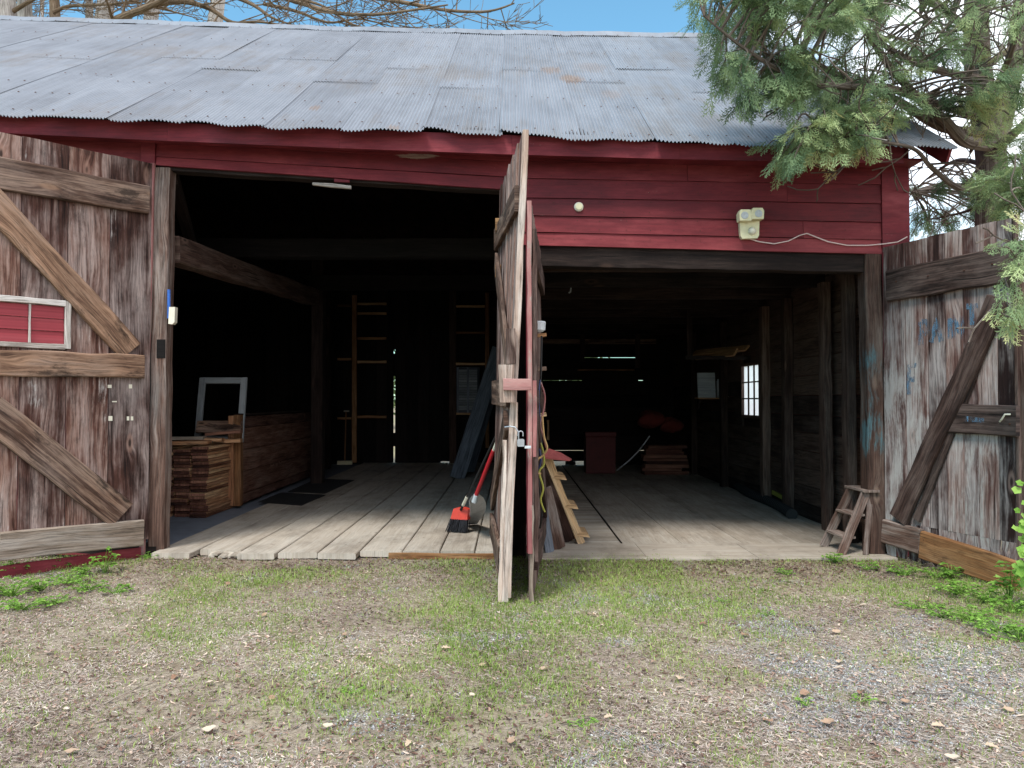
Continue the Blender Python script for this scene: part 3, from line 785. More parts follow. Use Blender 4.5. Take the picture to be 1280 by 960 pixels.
# framed red panel, three lapped boards and a muntin
fr = MB()
qa = [L.px(x, y, .05) for x, y in ((88, 436), (88, 377), (-62, 434), (-62, 366))]
ua, ub = qa[0][0], 1.62; za, zb = qa[0][1], qa[1][1]
for a, e, w, dr in (((ua+.02, za), (ua+.02, zb), .045, L.d), ((ub, za), (ub, zb), .045, L.d), ((ua+.043, za+.015), (ub-.023, za+.015), .045, V((0, 0, 1))), ((ua+.043, zb-.02), (ub-.023, zb-.02), .05, V((0, 0, 1)))):
    board(fr, L.W(*a, .038), L.W(*e, .038), w, .035, dr)
um = L.px(38, 400, .05)[0]; board(fr, L.W(um, za+.04, .036), L.W(um, zb-.046, .036), .018, .012, L.d)
frame = fr.build('panel_frame', M['white_frame'], door)
pn = MB(); hh = (zb-.047-za-.04)/3
for k in range(3):
    zz = za+.04+hh*k
    A, B = L.W(ua+.046, zz, .028), L.W(ub-.026, zz, .028)
    poly = [A, A+V((0, 0, hh-.003))-L.n*.011, A+V((0, 0, hh-.003))-L.n*.013, A-L.n*.013]
    prism(pn, poly[::-1], B-A, R(.3, .8))
pn.build('panel', M['red_panel'], door)
bolts(L, [(29, 233), (92, 234), (148, 240), (177, 252), (92, 256), (180, 262), (30, 225), (150, 250), (95, 450), (150, 452), (20, 460), (170, 466), (5, 285), (70, 330), (130, 400), (165, 430)], .062, door)
for x, y, w, h in ((137, 483, 5, 4), (163, 483, 4, 5), (138, 523, 5, 6), (160, 523, 3, 5), (165, 523, 3, 5), (143, 502, 6, 1.5)):
    mb = MB(); q = [L.px(x+a, y+b, .016) for a, b in ((-w/2, h/2), (w/2, h/2), (w/2, -h/2), (-w/2, -h/2))]
    prism(mb, [L.W(*p, .0165) for p in q], L.n*.0012, .5)
    mb.build('paper_scrap', M['white'], door)

# ------------------------------------------------------------ right door
RD = Leaf((wx(1106), -.055), (.47, -1.29))
seam = [1106, 1134, 1162, 1184, 1206, 1224, 1249, 1269]
mb = MB()
us = [RD.px(a, 500)[0] for a in seam]
for k, (u0, u1) in enumerate(zip(us, us[1:])):
    um = (u0+u1)/2; px = (seam[k]+seam[k+1])/2
    top = RD.px(px, 310-40*(px-1103)/172)[1]+R(-.004, .004)
    bot = RD.px(px, 710+26*(px-1106)/166)[1]
    w = (u1-u0-.005); nsub = 2
    for h in range(nsub):   # each board ends in rotted, uneven tongues
        ww = w/nsub
        board(mb, RD.W(u0+.003+ww*(h+.5), max(.03, bot+R(-.02, .08)), 0), RD.W(u0+.003+ww*(h+.5), .36, 0), ww-.004, .026, RD.d, R(.2, .8), seg=4, jit=.012, rot0=R(.2, .7), skew0=R(-.05, .05))
    board(mb, RD.W(um, .36, 0), RD.W(um, top, 0), w, .028, RD.d, [.5, .62, .3, .7, .45, .75, .12][k], jit=.0025)
door = mb.build('barn_door', M['door_right'], barn)
door['label'] = 'greyed plank door leaf with blue painted letters'
mb = MB(); RD.quadplank(mb, (1109, 377), (1105, 339), (1268, 349), (1267, 306), .05, .039, .3); mb.build('rail', M['rail_dark'], door)
mb = MB(); RD.quadplank(mb, (1178, 540), (1183, 504), (1270, 544), (1270, 508), .045, .037, .25); mb.build('rail', M['rail_dark'], door)
mb = MB(); RD.quadplank(mb, (1110, 646), (1132, 652), (1236, 375), (1254, 372), .06, .05, .35); mb.build('brace', M['rail_dark'], door)
mb = MB(); RD.quadplank(mb, (1140, 648), (1149, 651), (1243, 385), (1251, 385), .03, .034, .2); mb.build('brace', M['rail_dark'], door)
mb = MB(); RD.quadplank(mb, (1102, 678), (1102, 648), (1148, 692), (1148, 664), .06, .05, .6); mb.build('rail', M['post'], door)
mb = MB(); RD.quadplank(mb, (1149, 698), (1149, 664), (1271, 735), (1271, 708), .055, .047, .6); mb.build('rail', M['rail_orange'], door)
mb = MB(); ue = RD.px(1272.5, 500)[0]
board(mb, RD.W(ue, RD.px(1273, 732)[1], 0), RD.W(ue, RD.px(1273, 268)[1], 0), .03, .035, RD.d, .5)
board(mb, RD.W(ue+.012, RD.px(1273, 690)[1], -.03), RD.W(ue+.012, RD.px(1273, 300)[1], -.03), .05, .02, RD.d, .7)
mb.build('edge_trim', M['rail_dark'], door)
mb = MB()   # hook on the short rail
p = RD.px(1255, 524, .06); q = RD.px(1264, 518, .06); s_ = RD.px(1250, 527, .06)
tube(mb, [RD.W(*s_, .062), RD.W(*p, .085), RD.W((p[0]+q[0])/2, q[1], .09), RD.W(*q, .066)], .007, 8)
mb.build('door_hook', M['white'], door)
bolts(RD, [(1120, 352), (1160, 345), (1205, 338), (1240, 330), (1190, 515), (1262, 530), (1155, 675), (1200, 690), (1250, 712), (1112, 660), (1140, 668)], .066, door)
# painted letters: brush strokes following the board face
b = NB('worn blue lettering'); uv = b.uv(); o = b.geo()
n1 = b.noise(b.vec(o, (30, 30, 5)), 1, 6, .75); n2 = b.noise(b.vec(o, (60, 60, 14)), 1, 4, .6)
fac = b.mapr(b.math('ADD', b.math('MULTIPLY', n1, .7), b.math('MULTIPLY', n2, .3)), .44, .66)
dif = b.n('ShaderNodeBsdfDiffuse', {0: c(100, 128, 152)}); tr = b.n('ShaderNodeBsdfTransparent')
mx = b.n('ShaderNodeMixShader', {0: fac, 1: tr.outputs[0], 2: dif.outputs[0]}); b.link(mx.outputs[0], b.out.inputs[0]); M['letters'] = b.mat
def stroke(mb, pts, w):
    q = [RD.px(x, y, .0165) for x, y in pts]; q = [V((a, z)) for a, z in q]; ln = []
    for i in range(len(q)):
        t = (q[min(i+1, len(q)-1)]-q[max(i-1, 0)]).normalized(); nn = V((-t.y, t.x)); ww = w*R(.85, 1.15)/2
        ln.append((q[i]+nn*ww, q[i]-nn*ww))
    for i in range(len(q)-1):
        quad = [ln[i][0], ln[i][1], ln[i+1][1], ln[i+1][0]]
        prism(mb, [RD.W(p.x, p.y, .0165) for p in quad], RD.n*.0008, .5)
GL = {'P': [[(0, 1), (0, 0)], [(0, 0), (.55, 0), (.85, .12), (.85, .4), (.55, .52), (0, .52)]], 'A': [[(0, 1), (.42, 0), (.85, 1)], [(.15, .62), (.7, .62)]],
      'I': [[(.4, 0), (.4, 1)]], 'N': [[(0, 1), (0, 0), (.8, 1), (.8, 0)]], 'T': [[(0, 0), (1, 0)], [(.5, 0), (.5, 1)]], 'F': [[(0, 1), (0, 0), (.85, 0)], [(0, .48), (.65, .48)]]}
for ch, x, y, w, h in (('P', 1151, 402, 10, 29), ('A', 1164, 400, 15, 28), ('I', 1184, 398, 8, 26), ('N', 1192, 396, 13, 26), ('T', 1208, 383, 14, 24), ('F', 1136, 457, 12, 36)):
    mb = MB()
    for st in GL[ch]:
        pts = []
        for (a0, b0), (a1, b1) in zip(st, st[1:]):
            for k in range(3): pts.append((x+(a0+(a1-a0)*k/3)*w, y+(b0+(b1-b0)*k/3)*h-(a0*w)*.10))
        pts.append((x+st[-1][0]*w, y+st[-1][1]*h-st[-1][0]*w*.10))
        stroke(mb, pts, .046)
    mb.build('lettering', M['letters'], door)
# remains of blue on the short rail
mb = MB(); pts = [RD.px(x, y, .061) for x, y in ((1207, 520), (1230, 523), (1230, 528), (1207, 527))]
prism(mb, [RD.W(*p, .0625) for p in pts], RD.n*.0008, .5); mb.build('paint_smear', M['letters'], door)

# ------------------------------------------------------------ the two middle leaves, standing open side by side
def mid_leaf(hb, ht, nb, nt, nboards, t, mats, rn):
    """boards between the hinge line hb-ht and the free edge nb-nt (bottom, top)"""
    mb = MB()
    hb, ht, nb, nt = map(V, (hb, ht, nb, nt))
    for i in range(nboards):
        s = (i+.5)/nboards
        p0 = hb.lerp(nb, s); p1 = ht.lerp(nt, s)
        w = (hb-nb).length/nboards-.006
        board(mb, p0+V((0, 0, R(-.01, .03))), p1+V((0, 0, R(-.01, .01))), w, t, nb-hb, R(*rn), seg=12, bow=.0)
    return mb.build('barn_door', mats, barn), hb, ht, nb, nt
# leaf of the left bay
B, hb, ht, nb, nt = mid_leaf((-.165, -.06, .06), (-.115, -.06, 3.5), P(631, 752, 5.75), P(657, 163, 5.75), 6, .03, M['door'], (.4, .9))
B['label'] = 'warped grey brown plank door leaf seen edge on, left of the middle pair'
def onB(s, k, off=0.):   # s along the leaf from the hinge, k up
    p = hb.lerp(nb, s).lerp(ht.lerp(nt, s), k); n = V((-1, 0, 0)); return p+n*off
mb = MB(); board(mb, onB(1.0, .0), onB(1.0, 1), .05, .035, (1, 0, 0), .6, seg=16, jit=.004); mb.build('edge_board', M['edge'], B)
mb = MB(); board(mb, onB(.03, .86, .038), onB(.96, .86, .038), .2, .035, (0, 0, 1), .5); mb.build('rail', M['rail'], B)
mb = MB(); board(mb, onB(.03, .44, .038), onB(.97, .44, .038), .22, .035, (0, 0, 1), .5); mb.build('rail', M['rail'], B)
mb = MB(); board(mb, onB(.03, .08, .038), onB(.93, .08, .038), .2, .035, (0, 0, 1), .5); mb.build('rail', M['rail'], B)
mb = MB(); board(mb, onB(.06, .14, .036), onB(.90, .38, .036), .17, .035, (0, 0, 1), .5); mb.build('brace', M['rail'], B)
mb = MB(); board(mb, onB(.06, .80, .036), onB(.90, .50, .036), .17, .035, (0, 0, 1), .5); mb.build('brace', M['rail'], B)
mb = MB(); board(mb, onB(1.005, .0, .035), onB(1.005, .34, .05), .03, .03, (1, 0, 0), .8, seg=8, jit=.006)
board(mb, onB(1.01, .01, -.03), onB(1.01, .42, -.02), .022, .03, (1, 0, 0), .7, seg=8, jit=.005); mb.build('batten', M['edge'], B)
mb = MB(); board(mb, P(639, 455, 5.70), P(638.5, 411, 5.70), .075, .06, (1, 0, 0), .3, jit=.006, bev=.01); mb.build('block', M['post'], B)
mb = MB(); board(mb, P(633, 503, 5.69), P(633, 456, 5.69), .11, .08, (1, 0, 0), .5, jit=.01, bev=.016); mb.build('block', M['edge'], B)
mb = MB(); board(mb, P(629, 480.5, 5.63), P(664, 480.5, 5.63), .085, .022, (0, 0, 1), .6, jit=.003); mb.build('latch_bar', M['red_pale'], B)
for y in (282, 340):
    mb = MB(); p = P(626, y, 7.1); box(mb, p.x-.05, p.x+.03, p.y-.05, p.y+.05, p.z-.06, p.z+.06, bev=.006)
    mb.build('hinge_block', M['rail_orange'], B)
mb = MB(); tube(mb, [P(631, 534, 5.70), P(638, 533, 5.68), P(644, 534, 5.66), P(648, 540, 5.66), P(647, 545, 5.66)], .006, 6); mb.build('hasp', M['steel'], B)
# leaf of the right bay: red outside (towards the other leaf), brown inside
C_, hb2, ht2, nb2, nt2 = mid_leaf((.28, -.06, .03), (.26, -.06, 2.92), P(663, 752, 5.75), P(661.5, 252, 5.75), 6, .028, M['door'], (.2, .7))
C_['label'] = 'plank door leaf with pink red outer face, right of the middle pair'
def onC(s, k, off=0.): return hb2.lerp(nb2, s).lerp(ht2.lerp(nt2, s), k)+V((off, 0, 0))
mb = MB()
for i in range(6):
    s = (i+.5)/6; board(mb, onC(s, .12, -.021), onC(s, .998, -.021), 1.65/6-.006, .008, nb2-hb2, R(.3, .8), seg=8, jit=.001)
mb.build('painted_face', M['red_trim'], C_)
mb = MB(); board(mb, onC(1.006, .12), onC(1.006, 1), .034, .036, (1, 0, 0), .6, seg=16, jit=.003); mb.build('edge_trim', M['red_pale'], C_)
mb = MB(); board(mb, onC(1.006, .0, .01), onC(1.006, .24, .012), .032, .03, (1, 0, 0), .4, seg=8, jit=.006); mb.build('edge_board', M['rail_bottom'], C_)
mb = MB(); board(mb, onC(1.0, .36, .035), onC(1.0, .55, .035), .03, .05, (1, 0, 0), .5, jit=.004); mb.build('batten', M['red_pale'], C_)
for k in (.88, .5, .1):
    mb = MB(); board(mb, onC(.03, k, .035), onC(.96, k, .035), .17, .035, (0, 0, 1), .4); mb.build('rail', M['rail_dark'], C_)
mb = MB(); board(mb, onC(.99, .1, .045), onC(.99, .93, .04), .03, .06, (1, 0, 0), .4, seg=14, jit=.006); mb.build('batten', M['rail_dark'], C_)
mb = MB(); board(mb, onC(.06, .15, .045), onC(.96, .46, .045), .15, .04, (0, 0, 1), .4); mb.build('brace', M['rail_dark'], C_)
# pegs on the inner face
for y, mat in ((418, 'stud'), (460, 'rail'), (518, 'fresh')):
    D = 6.35; a = P(668, y+2, D); q = P(683, y, D)
    mb = MB(); board(mb, a, q, .032, .032, (0, 0, 1), .5, bev=.006); mb.build('peg', M[mat], C_)
# ============================================================ LOOSE THINGS
# ---- stack of boards in the left bay
GS = 'old boards stacked inside the left bay'
protos = []
TH, BW, BL = .0385, .205, 2.1
for k in range(8):
    mb = MB(); board(mb, (0, 0, TH/2), (0, BL, TH/2), BW, TH-.007, (1, 0, 0), (k+.5)/8, seg=8, jit=.003, bev=.003, mcap=1)
    protos.append(mb.build('stacked_board', [M['lumber'], M['lumber_end']], origin=(0, 0, 0)))
n = 0; xr = -3.805; nl = 23
for col in range(4):
    hgt = nl-[0, 1, 2, 0][col]
    for j in range(hgt):
        if j % 2 == 0: jx, jy = R(-.022, .022), R(-.05, .05)
        o = protos[n % 8] if n < 8 else protos[(n*5+col) % 8].copy()
        if n >= 8: COL.objects.link(o)
        o.location = (xr-BW/2-col*(BW+.025)+jx+R(-.004, .004), P(0, 0, 9.62).y+jy+R(-.008, .008)+col*.03, .0325+j*TH)
        o.rotation_euler = (0, 0, R(-.006, .006))
        tag(o, 'old brown board in the neat stack beside the plank bin', 'board', GS); n += 1
ztop = .0325+nl*TH
# loose boards across the top of the stack
for i, (pa, pb, w, t, dz, mat, lab) in enumerate((
    ((206, 538), (262, 536), .17, .045, .03, 'lumber', 'short board lying on the left end of the stack'),
    ((206, 530), (256, 529), .15, .04, .085, 'floor_dirty', 'pale short board on the upper left of the pile'),
    ((235, 541), (279, 543), .16, .04, .08, 'lumber', 'brown board offcut in the middle of the loose pile'),
    ((258, 534), (302, 541), .14, .04, .13, 'lumber_end', 'dark tilted board on the loose pile'),
    ((268, 545), (302, 541), .16, .05, .035, 'lumber', 'board offcut against the plank bin post'),
    ((246, 520), (302, 525), .17, .04, .22, 'rail', 'grey brown board on edge under the empty sash'))):
    mb = MB(); D = 9.85+.1*i
    a, q = P(pa[0], pa[1], D), P(pb[0], pb[1], D+.05)
    a.z = q.z = ztop+dz; q.z += R(-.01, .01)
    q.z += [.0, .015, -.02, .03, .0, .0][i]
    board(mb, a, q, w, t, (0, 1, 0) if i != 5 else (0, .5, 1), jit=.006)
    tag(mb.build('loose_board', M[mat]), lab, 'board', 'loose boards on top of the stack')
# ---- empty sash standing on the stack
mb = MB(); D0 = 10.5
c0, c1, c2, c3 = P(243, 531, D0), P(304, 531, D0-.05), P(316, 472.5, D0+.28), P(250, 472.5, D0+.33)
c0.z = c1.z = ztop+.01
nrm = (c1-c0).cross(c3-c0).normalized()
up = (c3-c0).normalized(); rt = (c1-c0).normalized(); fw = .085
h = (c3-c0).length; c2 = c1+up*h
sash = empty('window_sash', (c0+c1)/2, 'empty pale grey window sash standing on the board stack', 'window sash')
for nm, a, e, wd in (('stile', c0+rt*fw/2, c3+rt*fw/2, rt), ('stile', c1-rt*fw/2, c2-rt*fw/2, rt), ('sash_rail', c3-up*fw/2+rt*fw, c2-up*fw/2-rt*fw, up), ('sash_rail', c0+up*fw/2+rt*fw, c1+up*fw/2-rt*fw, up)):
    mb = MB(); board(mb, a, e, fw, .04, wd, jit=.001); mb.build(nm, M['sash'], sash)
# ---- plank bin
bx = -3.735
f0 = Pz(310, 632, .07); yb = P(0, 0, 14.9).y
bin_ = empty('plank_bin', (bx, f0.y, .07), 'long low brown plank bin wall beside the stacked boards', 'storage bin')
zt = P(310, 519, 10.8).z
z = .072; k = 0
for hh in (.13, .31, .30, .30, .2):
    h = min(hh, zt-z-.01)
    mb = MB(); board(mb, (bx, f0.y+.04, z+h/2), (bx-.05, yb, z+h/2), h-.008, .035, (0, 0, 1), R(.2, .8), jit=.003); mb.build('bin_plank', M['bin'], bin_); z += h; k += 1
mb = MB(); board(mb, (bx+.03, f0.y, .07), (bx+.02, f0.y, zt+.01), .09, .10, (1, 0, 0), .5, jit=.004); mb.build('corner_post', M['rail_orange'], bin_)
mb = MB(); board(mb, (bx-.055, f0.y-.03, .075), (bx-.065, f0.y-.03, zt), .075, .05, (1, 0, 0), .4, jit=.004); mb.build('corner_post', M['lumber'], bin_)
mb = MB(); board(mb, (bx-.02, yb, .07), (bx-.02, yb, zt+.02), .10, .09, (1, 0, 0), .3); mb.build('corner_post', M['lumber_end'], bin_)
mb = MB(); board(mb, (bx, f0.y, zt+.015), (bx-.04, yb, zt+.015), .09, .025, (1, 0, 0), .5); mb.build('cap_board', M['dim'], bin_)
# ---- rubber mats
for pts, lab in (([(323, 628), (352, 616), (407, 619), (377, 632)], 'near black rubber mat on the plank floor by the bin'), ([(360, 615), (397, 598.5), (443, 600.5), (406, 617)], 'far black rubber mat on the plank floor by the bin')):
    q = [Pz(x, y, .074) for x, y in pts]; mb = MB()
    prism(mb, q[::-1] if (q[1]-q[0]).cross(q[2]-q[1]).z < 0 else q, (0, 0, .008), .5)
    for i in range(1, 14):   # ribs across the mat
        a, e = q[0].lerp(q[1], i/14), q[3].lerp(q[2], i/14)
        board(mb, a+V((0, 0, .010)), e+V((0, 0, .010)), .012, .006, (0, 1, 0), seg=2, jit=0)
    tag(mb.build('rubber_mat', M['black']), lab, 'mat', 'rubber mats on the left bay floor')
# ---- two long grey boards leaning
for a, e, D, lab in (((571, 598), (624, 436), 14.6, 'wider long blue grey board leaning in the back of the left bay'), ((588, 590), (633, 428), 14.9, 'narrower long blue grey board leaning beside the wider one')):
    p0 = Pz(a[0], a[1], .075); p1 = P(e[0], e[1], D); mb = MB()
    board(mb, p0, p1, .27 if a[0] == 571 else .15, .05, (1, .3, 0), .4, seg=10)
    tag(mb.build('leaning_plank', M['grey_board']), lab, 'plank', 'grey planks leaning at the back')
# ---- grey louvred shutter on the rear wall
o = P(585, 516, 17.3); sh = empty('louvred_shutter', (o.x, o.y, o.z), 'pale grey louvred shutter propped on the rear wall framing', 'shutter')
w, h = P(600, 516, 17.3).x-P(571, 516, 17.3).x, P(585, 459, 17.3).z-o.z
mb = MB()
for x in (-w/2+.03, 0, w/2-.03): board(mb, (o.x+x, o.y, o.z), (o.x+x, o.y, o.z+h), .05, .04, (1, 0, 0), jit=.001)
for z in (.03, h-.03): board(mb, (o.x-w/2, o.y+.002, o.z+z), (o.x+w/2, o.y+.002, o.z+z), .06, .034, (0, 0, 1), jit=.001)
mb.build('shutter_frame', M['grey_board'], sh)
mb = MB()
for i in range(16):
    z = o.z+.08+(h-.16)*i/15; board(mb, (o.x-w/2+.05, o.y, z), (o.x+w/2-.05, o.y, z), .06, .008, (0, -.7, 1), jit=0, seg=2)
mb.build('slat', M['sash'], sh)
# ---- floor squeegee at the back
o = P(431, 577, 17.0); fb = empty('floor_broom', (o.x, o.y, .07), 'thin handled floor broom with cream head at the rear wall', 'broom')
mb = MB(); box(mb, o.x-.16, o.x+.16, o.y-.04, o.y+.04, .072, .16, bev=.01); mb.build('broom_head', M['cream'], fb)
mb = MB(); tube(mb, [(o.x, o.y, .16), (o.x-.02, o.y+.2, 1.24)], .014, 8); mb.build('handle', M['stud'], fb)
mb = MB(); tube(mb, [(o.x-.07, o.y+.2, 1.25), (o.x+.05, o.y+.2, 1.25)], .016, 8); mb.build('grip', M['white'], fb)
# ---- push broom leaning on the middle leaf
h0 = Pz(570, 668, .07)
br = empty('push_broom', (h0.x, h0.y, .07), 'broom with orange red head and black bristles leaning on the door', 'broom')
top = P(628, 528, 7.25)
neck = V((h0.x+.06, h0.y+.06, .35)); dirn = (top-neck).normalized()
mb = MB(); tube(mb, [neck-dirn*.05, neck+dirn*.2, top], [.014, .011, .011], 10); mb.build('handle', M['black'], br)
mb = MB(); tube(mb, [neck+dirn*.04, neck+dirn*.20], [.017, .016], 10); mb.build('grip', M['white'], br)
wd = V((.93, -.35, 0)).normalized(); dn = V((-.28, -.05, -1)).normalized()
mb = MB(); cc = neck-dirn*.06
prism(mb, [cc-wd*.10+V((-.02, 0, -.10)), cc+wd*.10+V((-.02, 0, -.10)), cc+wd*.085+V((0, 0, .012)), cc+wd*.03+V((0, 0, .03)), cc-wd*.03+V((0, 0, .03)), cc-wd*.085+V((0, 0, .012))], V((.03, .06, 0)), .5)
mb.build('broom_head', M['orange'], br)
mb = MB()
for i in range(220):
    s = R(-.1, .1); e = R(0, .06)
    a = cc+wd*s+V((.03, .06, 0))*(e/.06)+V((-.02, 0, -.095))
    q = V((a.x-.03+s*.18+R(-.012, .012), a.y-.02+R(-.015, .015), .073+R(0, .012)))
    tube(mb, [a, q], [.004, .0028], 4, cap=False)
mb.build('bristles', M['bristle'], br)
# ---- shovel with a red handle
s0 = Pz(592, 657, .07)
sv = empty('scoop_shovel', (s0.x, s0.y, .07), 'galvanised scoop shovel with red and white handle leaning on the door', 'shovel')
bot = P(594, 622, 7.75); tp = P(617, 563, 7.45); tt = P(625, 541, 7.30)
mb = MB(); tube(mb, [bot, tp], .021, 12); mb.build('handle', M['redplastic'], sv)
mb = MB(); tube(mb, [tp, tt, tt+(tt-tp).normalized()*.12], .015, 10); mb.build('shaft_top', M['white'], sv)
mb = MB(); rows = []   # dished blade seen from its side
b0 = len(mb.v); nu, nv = 8, 8
tipc = V((s0.x-.02, s0.y, .075)); neckc = bot+V((.0, 0, -.0))
for side in (0, 1):
    for j in range(nv+1):
        t = j/nv
        cen = neckc.lerp(tipc, t)+V((.05*math.sin(math.pi*t), 0, 0))
        hw = .10+.04*math.sin(math.pi*min(1, t*1.2)) if t > .05 else .05
        for i in range(nu+1):
            s = i/nu*2-1
            mb.v.append(tuple(cen+V((.55*s*hw-.06*(1-s*s)*(1 if t > .02 else .3)+side*.003, .83*s*hw+side*.003, .03*s*s*(1-t)))))
    for j in range(nv):
        for i in range(nu):
            a = b0+side*(nu+1)*(nv+1)+j*(nu+1)+i
            f = (a, a+1, a+nu+2, a+nu+1)
            mb.face(f if side else f[::-1], [(0, 0)]*4, .5)
mb.build('blade', M['scoop'], sv, smooth=True)
mb = MB(); tube(mb, [bot+(tp-bot)*.06, bot-(tp-bot)*.05+V((0, 0, -.02))], [.026, .03], 10); mb.build('socket', M['scoop'], sv)
# ---- padlock on the leaf hasp
pc = P(651, 553, 5.64)
pl = empty('padlock', pc-V((0, 0, .035)), 'small steel padlock hanging open from the door hasp', 'padlock')
mb = MB(); prism(mb, [pc+V((x, -.011, z)) for x, z in ((-.022, -.03), (.022, -.03), (.026, -.02), (.026, .018), (.018, .026), (-.018, .026), (-.026, .018), (-.026, -.02))], (0, .022, 0), .5); mb.build('lock_body', M['steel'], pl)
mb = MB(); tube(mb, [pc+V((-.016, 0, .02))]+[pc+V((-.016*math.cos(a), 0, .065+.018*math.sin(a))) for a in np.linspace(0, math.pi, 8)]+[pc+V((.016, 0, .045))], .0042, 8); mb.build('shackle', M['steel'], pl)
mb = MB(); box(mb, pc.x+.028, pc.x+.075, pc.y-.003, pc.y+.003, pc.z-.045, pc.z-.025, bev=.002); ob = mb.build('hasp_plate', M['scoop'], pl)
# ---- stick of pale wood under the left lintel
mb = MB(); board(mb, P(391, 230, 7.38), P(439, 234, 7.38), .03, .03, (0, 0, 1), .6)
tag(mb.build('wood_stick', M['white_frame']), 'pale painted stick fixed under the left bay lintel', 'stick')
mb = MB(); board(mb, P(418, 225.5, 7.40), P(437, 226.5, 7.40), .03, .02, (0, 0, 1), .6); mb.build('red_scrap', M['red_trim'], barn)
# ---- scrub brush hung on the left post
a, e = P(211, 362, 7.33), P(213, 404, 7.33)
sb = empty('scrub_brush', e, 'blue handled scrub brush with white bristles hanging on the left post', 'brush')
mb = MB(); board(mb, a, P(211, 398, 7.33), .028, .02, (1, 0, 0), .5, jit=.001, bev=.006); mb.build('handle', M['blue'], sb)
mb = MB(); p = P(214.5, 394, 7.32); prism(mb, [p+V((x, -.03, z)) for x, z in ((-.018, -.085), (.02, -.09), (.04, -.07), (.045, .075), (-.012, .075))], (0, .06, 0), .5); mb.build('bristles', M['white'], sb)
# ---- round white knob lamp base and the floodlight
p = P(723.5, 258.5, 7.37)
kb = empty('round_fitting', V((p.x, -.022, p.z)), 'round white electrical fitting on the red siding', 'fitting')
mb = MB(); lathe(mb, (p.x, -.016, p.z), (0, -1, 0), [(.046, 0), (.046, .012), (.042, .022), (.03, .028)], 24); mb.build('cover', M['white'], kb, smooth=False)
mb = MB(); lathe(mb, (p.x, -.043, p.z), (0, -1, 0), [(.034, 0), (.032, .006), (.016, .008)], 20); mb.build('lens', M['cream'], kb)
p = P(938, 280, 7.3); fl = empty('flood_light', V((p.x, -.02, p.z-.14)), 'yellowed twin head motion flood light on the red siding', 'lamp')
mb = MB(); prism(mb, [(p.x+x, -.075, p.z+z) for x, z in ((-.085, -.11), (-.07, -.135), (.075, -.13), (.09, -.105), (.095, .035), (-.095, .03))], (0, .056, 0), .5); mb.build('housing', M['cream'], fl)
for s in (-1, 1):
    mb = MB(); cx = p.x+.058*s-.002; cz = p.z+.085+.008*s
    ol = [(-.055, -.055), (.055, -.055), (.06, .02), (.045, .05), (-.045, .05), (-.06, .02)]
    prism(mb, [(cx+x, -.15, cz+z) for x, z in ol], (0, .10, 0), .5); hd = mb.build('lamp_head', M['cream'], fl)
    mb = MB(); lathe(mb, (cx+.008*s, -.1505, cz-.005), (0, -1, 0), [(.036, 0), (.034, .004), (.012, .002)], 16); mb.build('lamp_lens', M['dark_metal'] if 0 else M['scoop'], hd)
mb = MB(); lathe(mb, (p.x+.022, -.076, p.z-.062), (0, -1, -.3), [(.038, 0), (.036, .02), (.024, .034), (.008, .04)], 18); mb.build('sensor', M['white'], fl)
mb = MB(); pts = []
for x, y in ((932, 297), (950, 302), (968, 304.5), (986, 301), (1000, 294), (1009, 291.5), (1018, 295), (1036, 302), (1060, 306.5), (1085, 306.5), (1104, 305), (1122, 302.5), (1134, 296)): 
    q = P(x, y, 7.36); pts.append(V((q.x, -.040 if x > 1100 else -.030, q.z)))
tube(mb, pts, .0055, 6)
tag(mb.build('lamp_cable', M['cable']), 'pale cable strung from the flood light to the barn corner', 'cable')
# ---- cords hanging on the right middle leaf
def cord(px, D, r, mat, name, lab):
    mb = MB(); P_ = [P(x, y, D+R(-.02, .02)) for x, y in px]; pts = []
    for i in range(len(P_)-1):
        p0, p1, p2, p3 = P_[max(i-1, 0)], P_[i], P_[i+1], P_[min(i+2, len(P_)-1)]
        for k in range(5):
            t = k/5; pts.append(.5*((2*p1)+(p2-p0)*t+(2*p0-5*p1+4*p2-p3)*t*t+(3*p1-p0-3*p2+p3)*t**3))
    pts.append(P_[-1]); tube(mb, pts, r, 6); tag(mb.build(name, M[mat]), lab, 'cord', 'cords hung on the pegs')
cord([(677, 420), (676, 470), (674, 520), (677, 560), (674, 600), (677, 640), (675, 660)], 6.2, .009, 'dark_metal', 'cord', 'dark straight cord hanging from the top peg')
cord([(674, 520), (670, 540), (678, 560), (680, 580), (674, 590), (679, 610), (676, 625), (681, 640)], 6.1, .008, 'yellow', 'cord', 'yellow green cord looped low on the door edge')
cord([(676, 478), (681, 495), (679, 515), (675, 530), (679, 545), (683, 560)], 6.12, .008, 'red_pale', 'cord', 'reddish cord hanging between the two lower pegs')
cord([(675, 475), (673, 500), (675, 525), (672, 545), (676, 575), (671, 590), (668, 600)], 6.1, .008, 'navy', 'cord', 'dark blue cord hanging between the pegs')
cord([(678, 520), (680, 545), (684, 560), (678, 570), (672, 575), (670, 590), (676, 592)], 6.05, .008, 'tan', 'cord', 'tan rope trailing from the lowest peg')
mb = MB(); p = P(674, 408, 6.25); lathe(mb, p, (0, 0, 1), [(.03, -.045), (.05, -.03), (.055, .03), (.05, .04), (.02, .045)], 12)
tag(mb.build('tin_can', M['scoop']), 'small grey green tin hung above the top peg', 'tin')
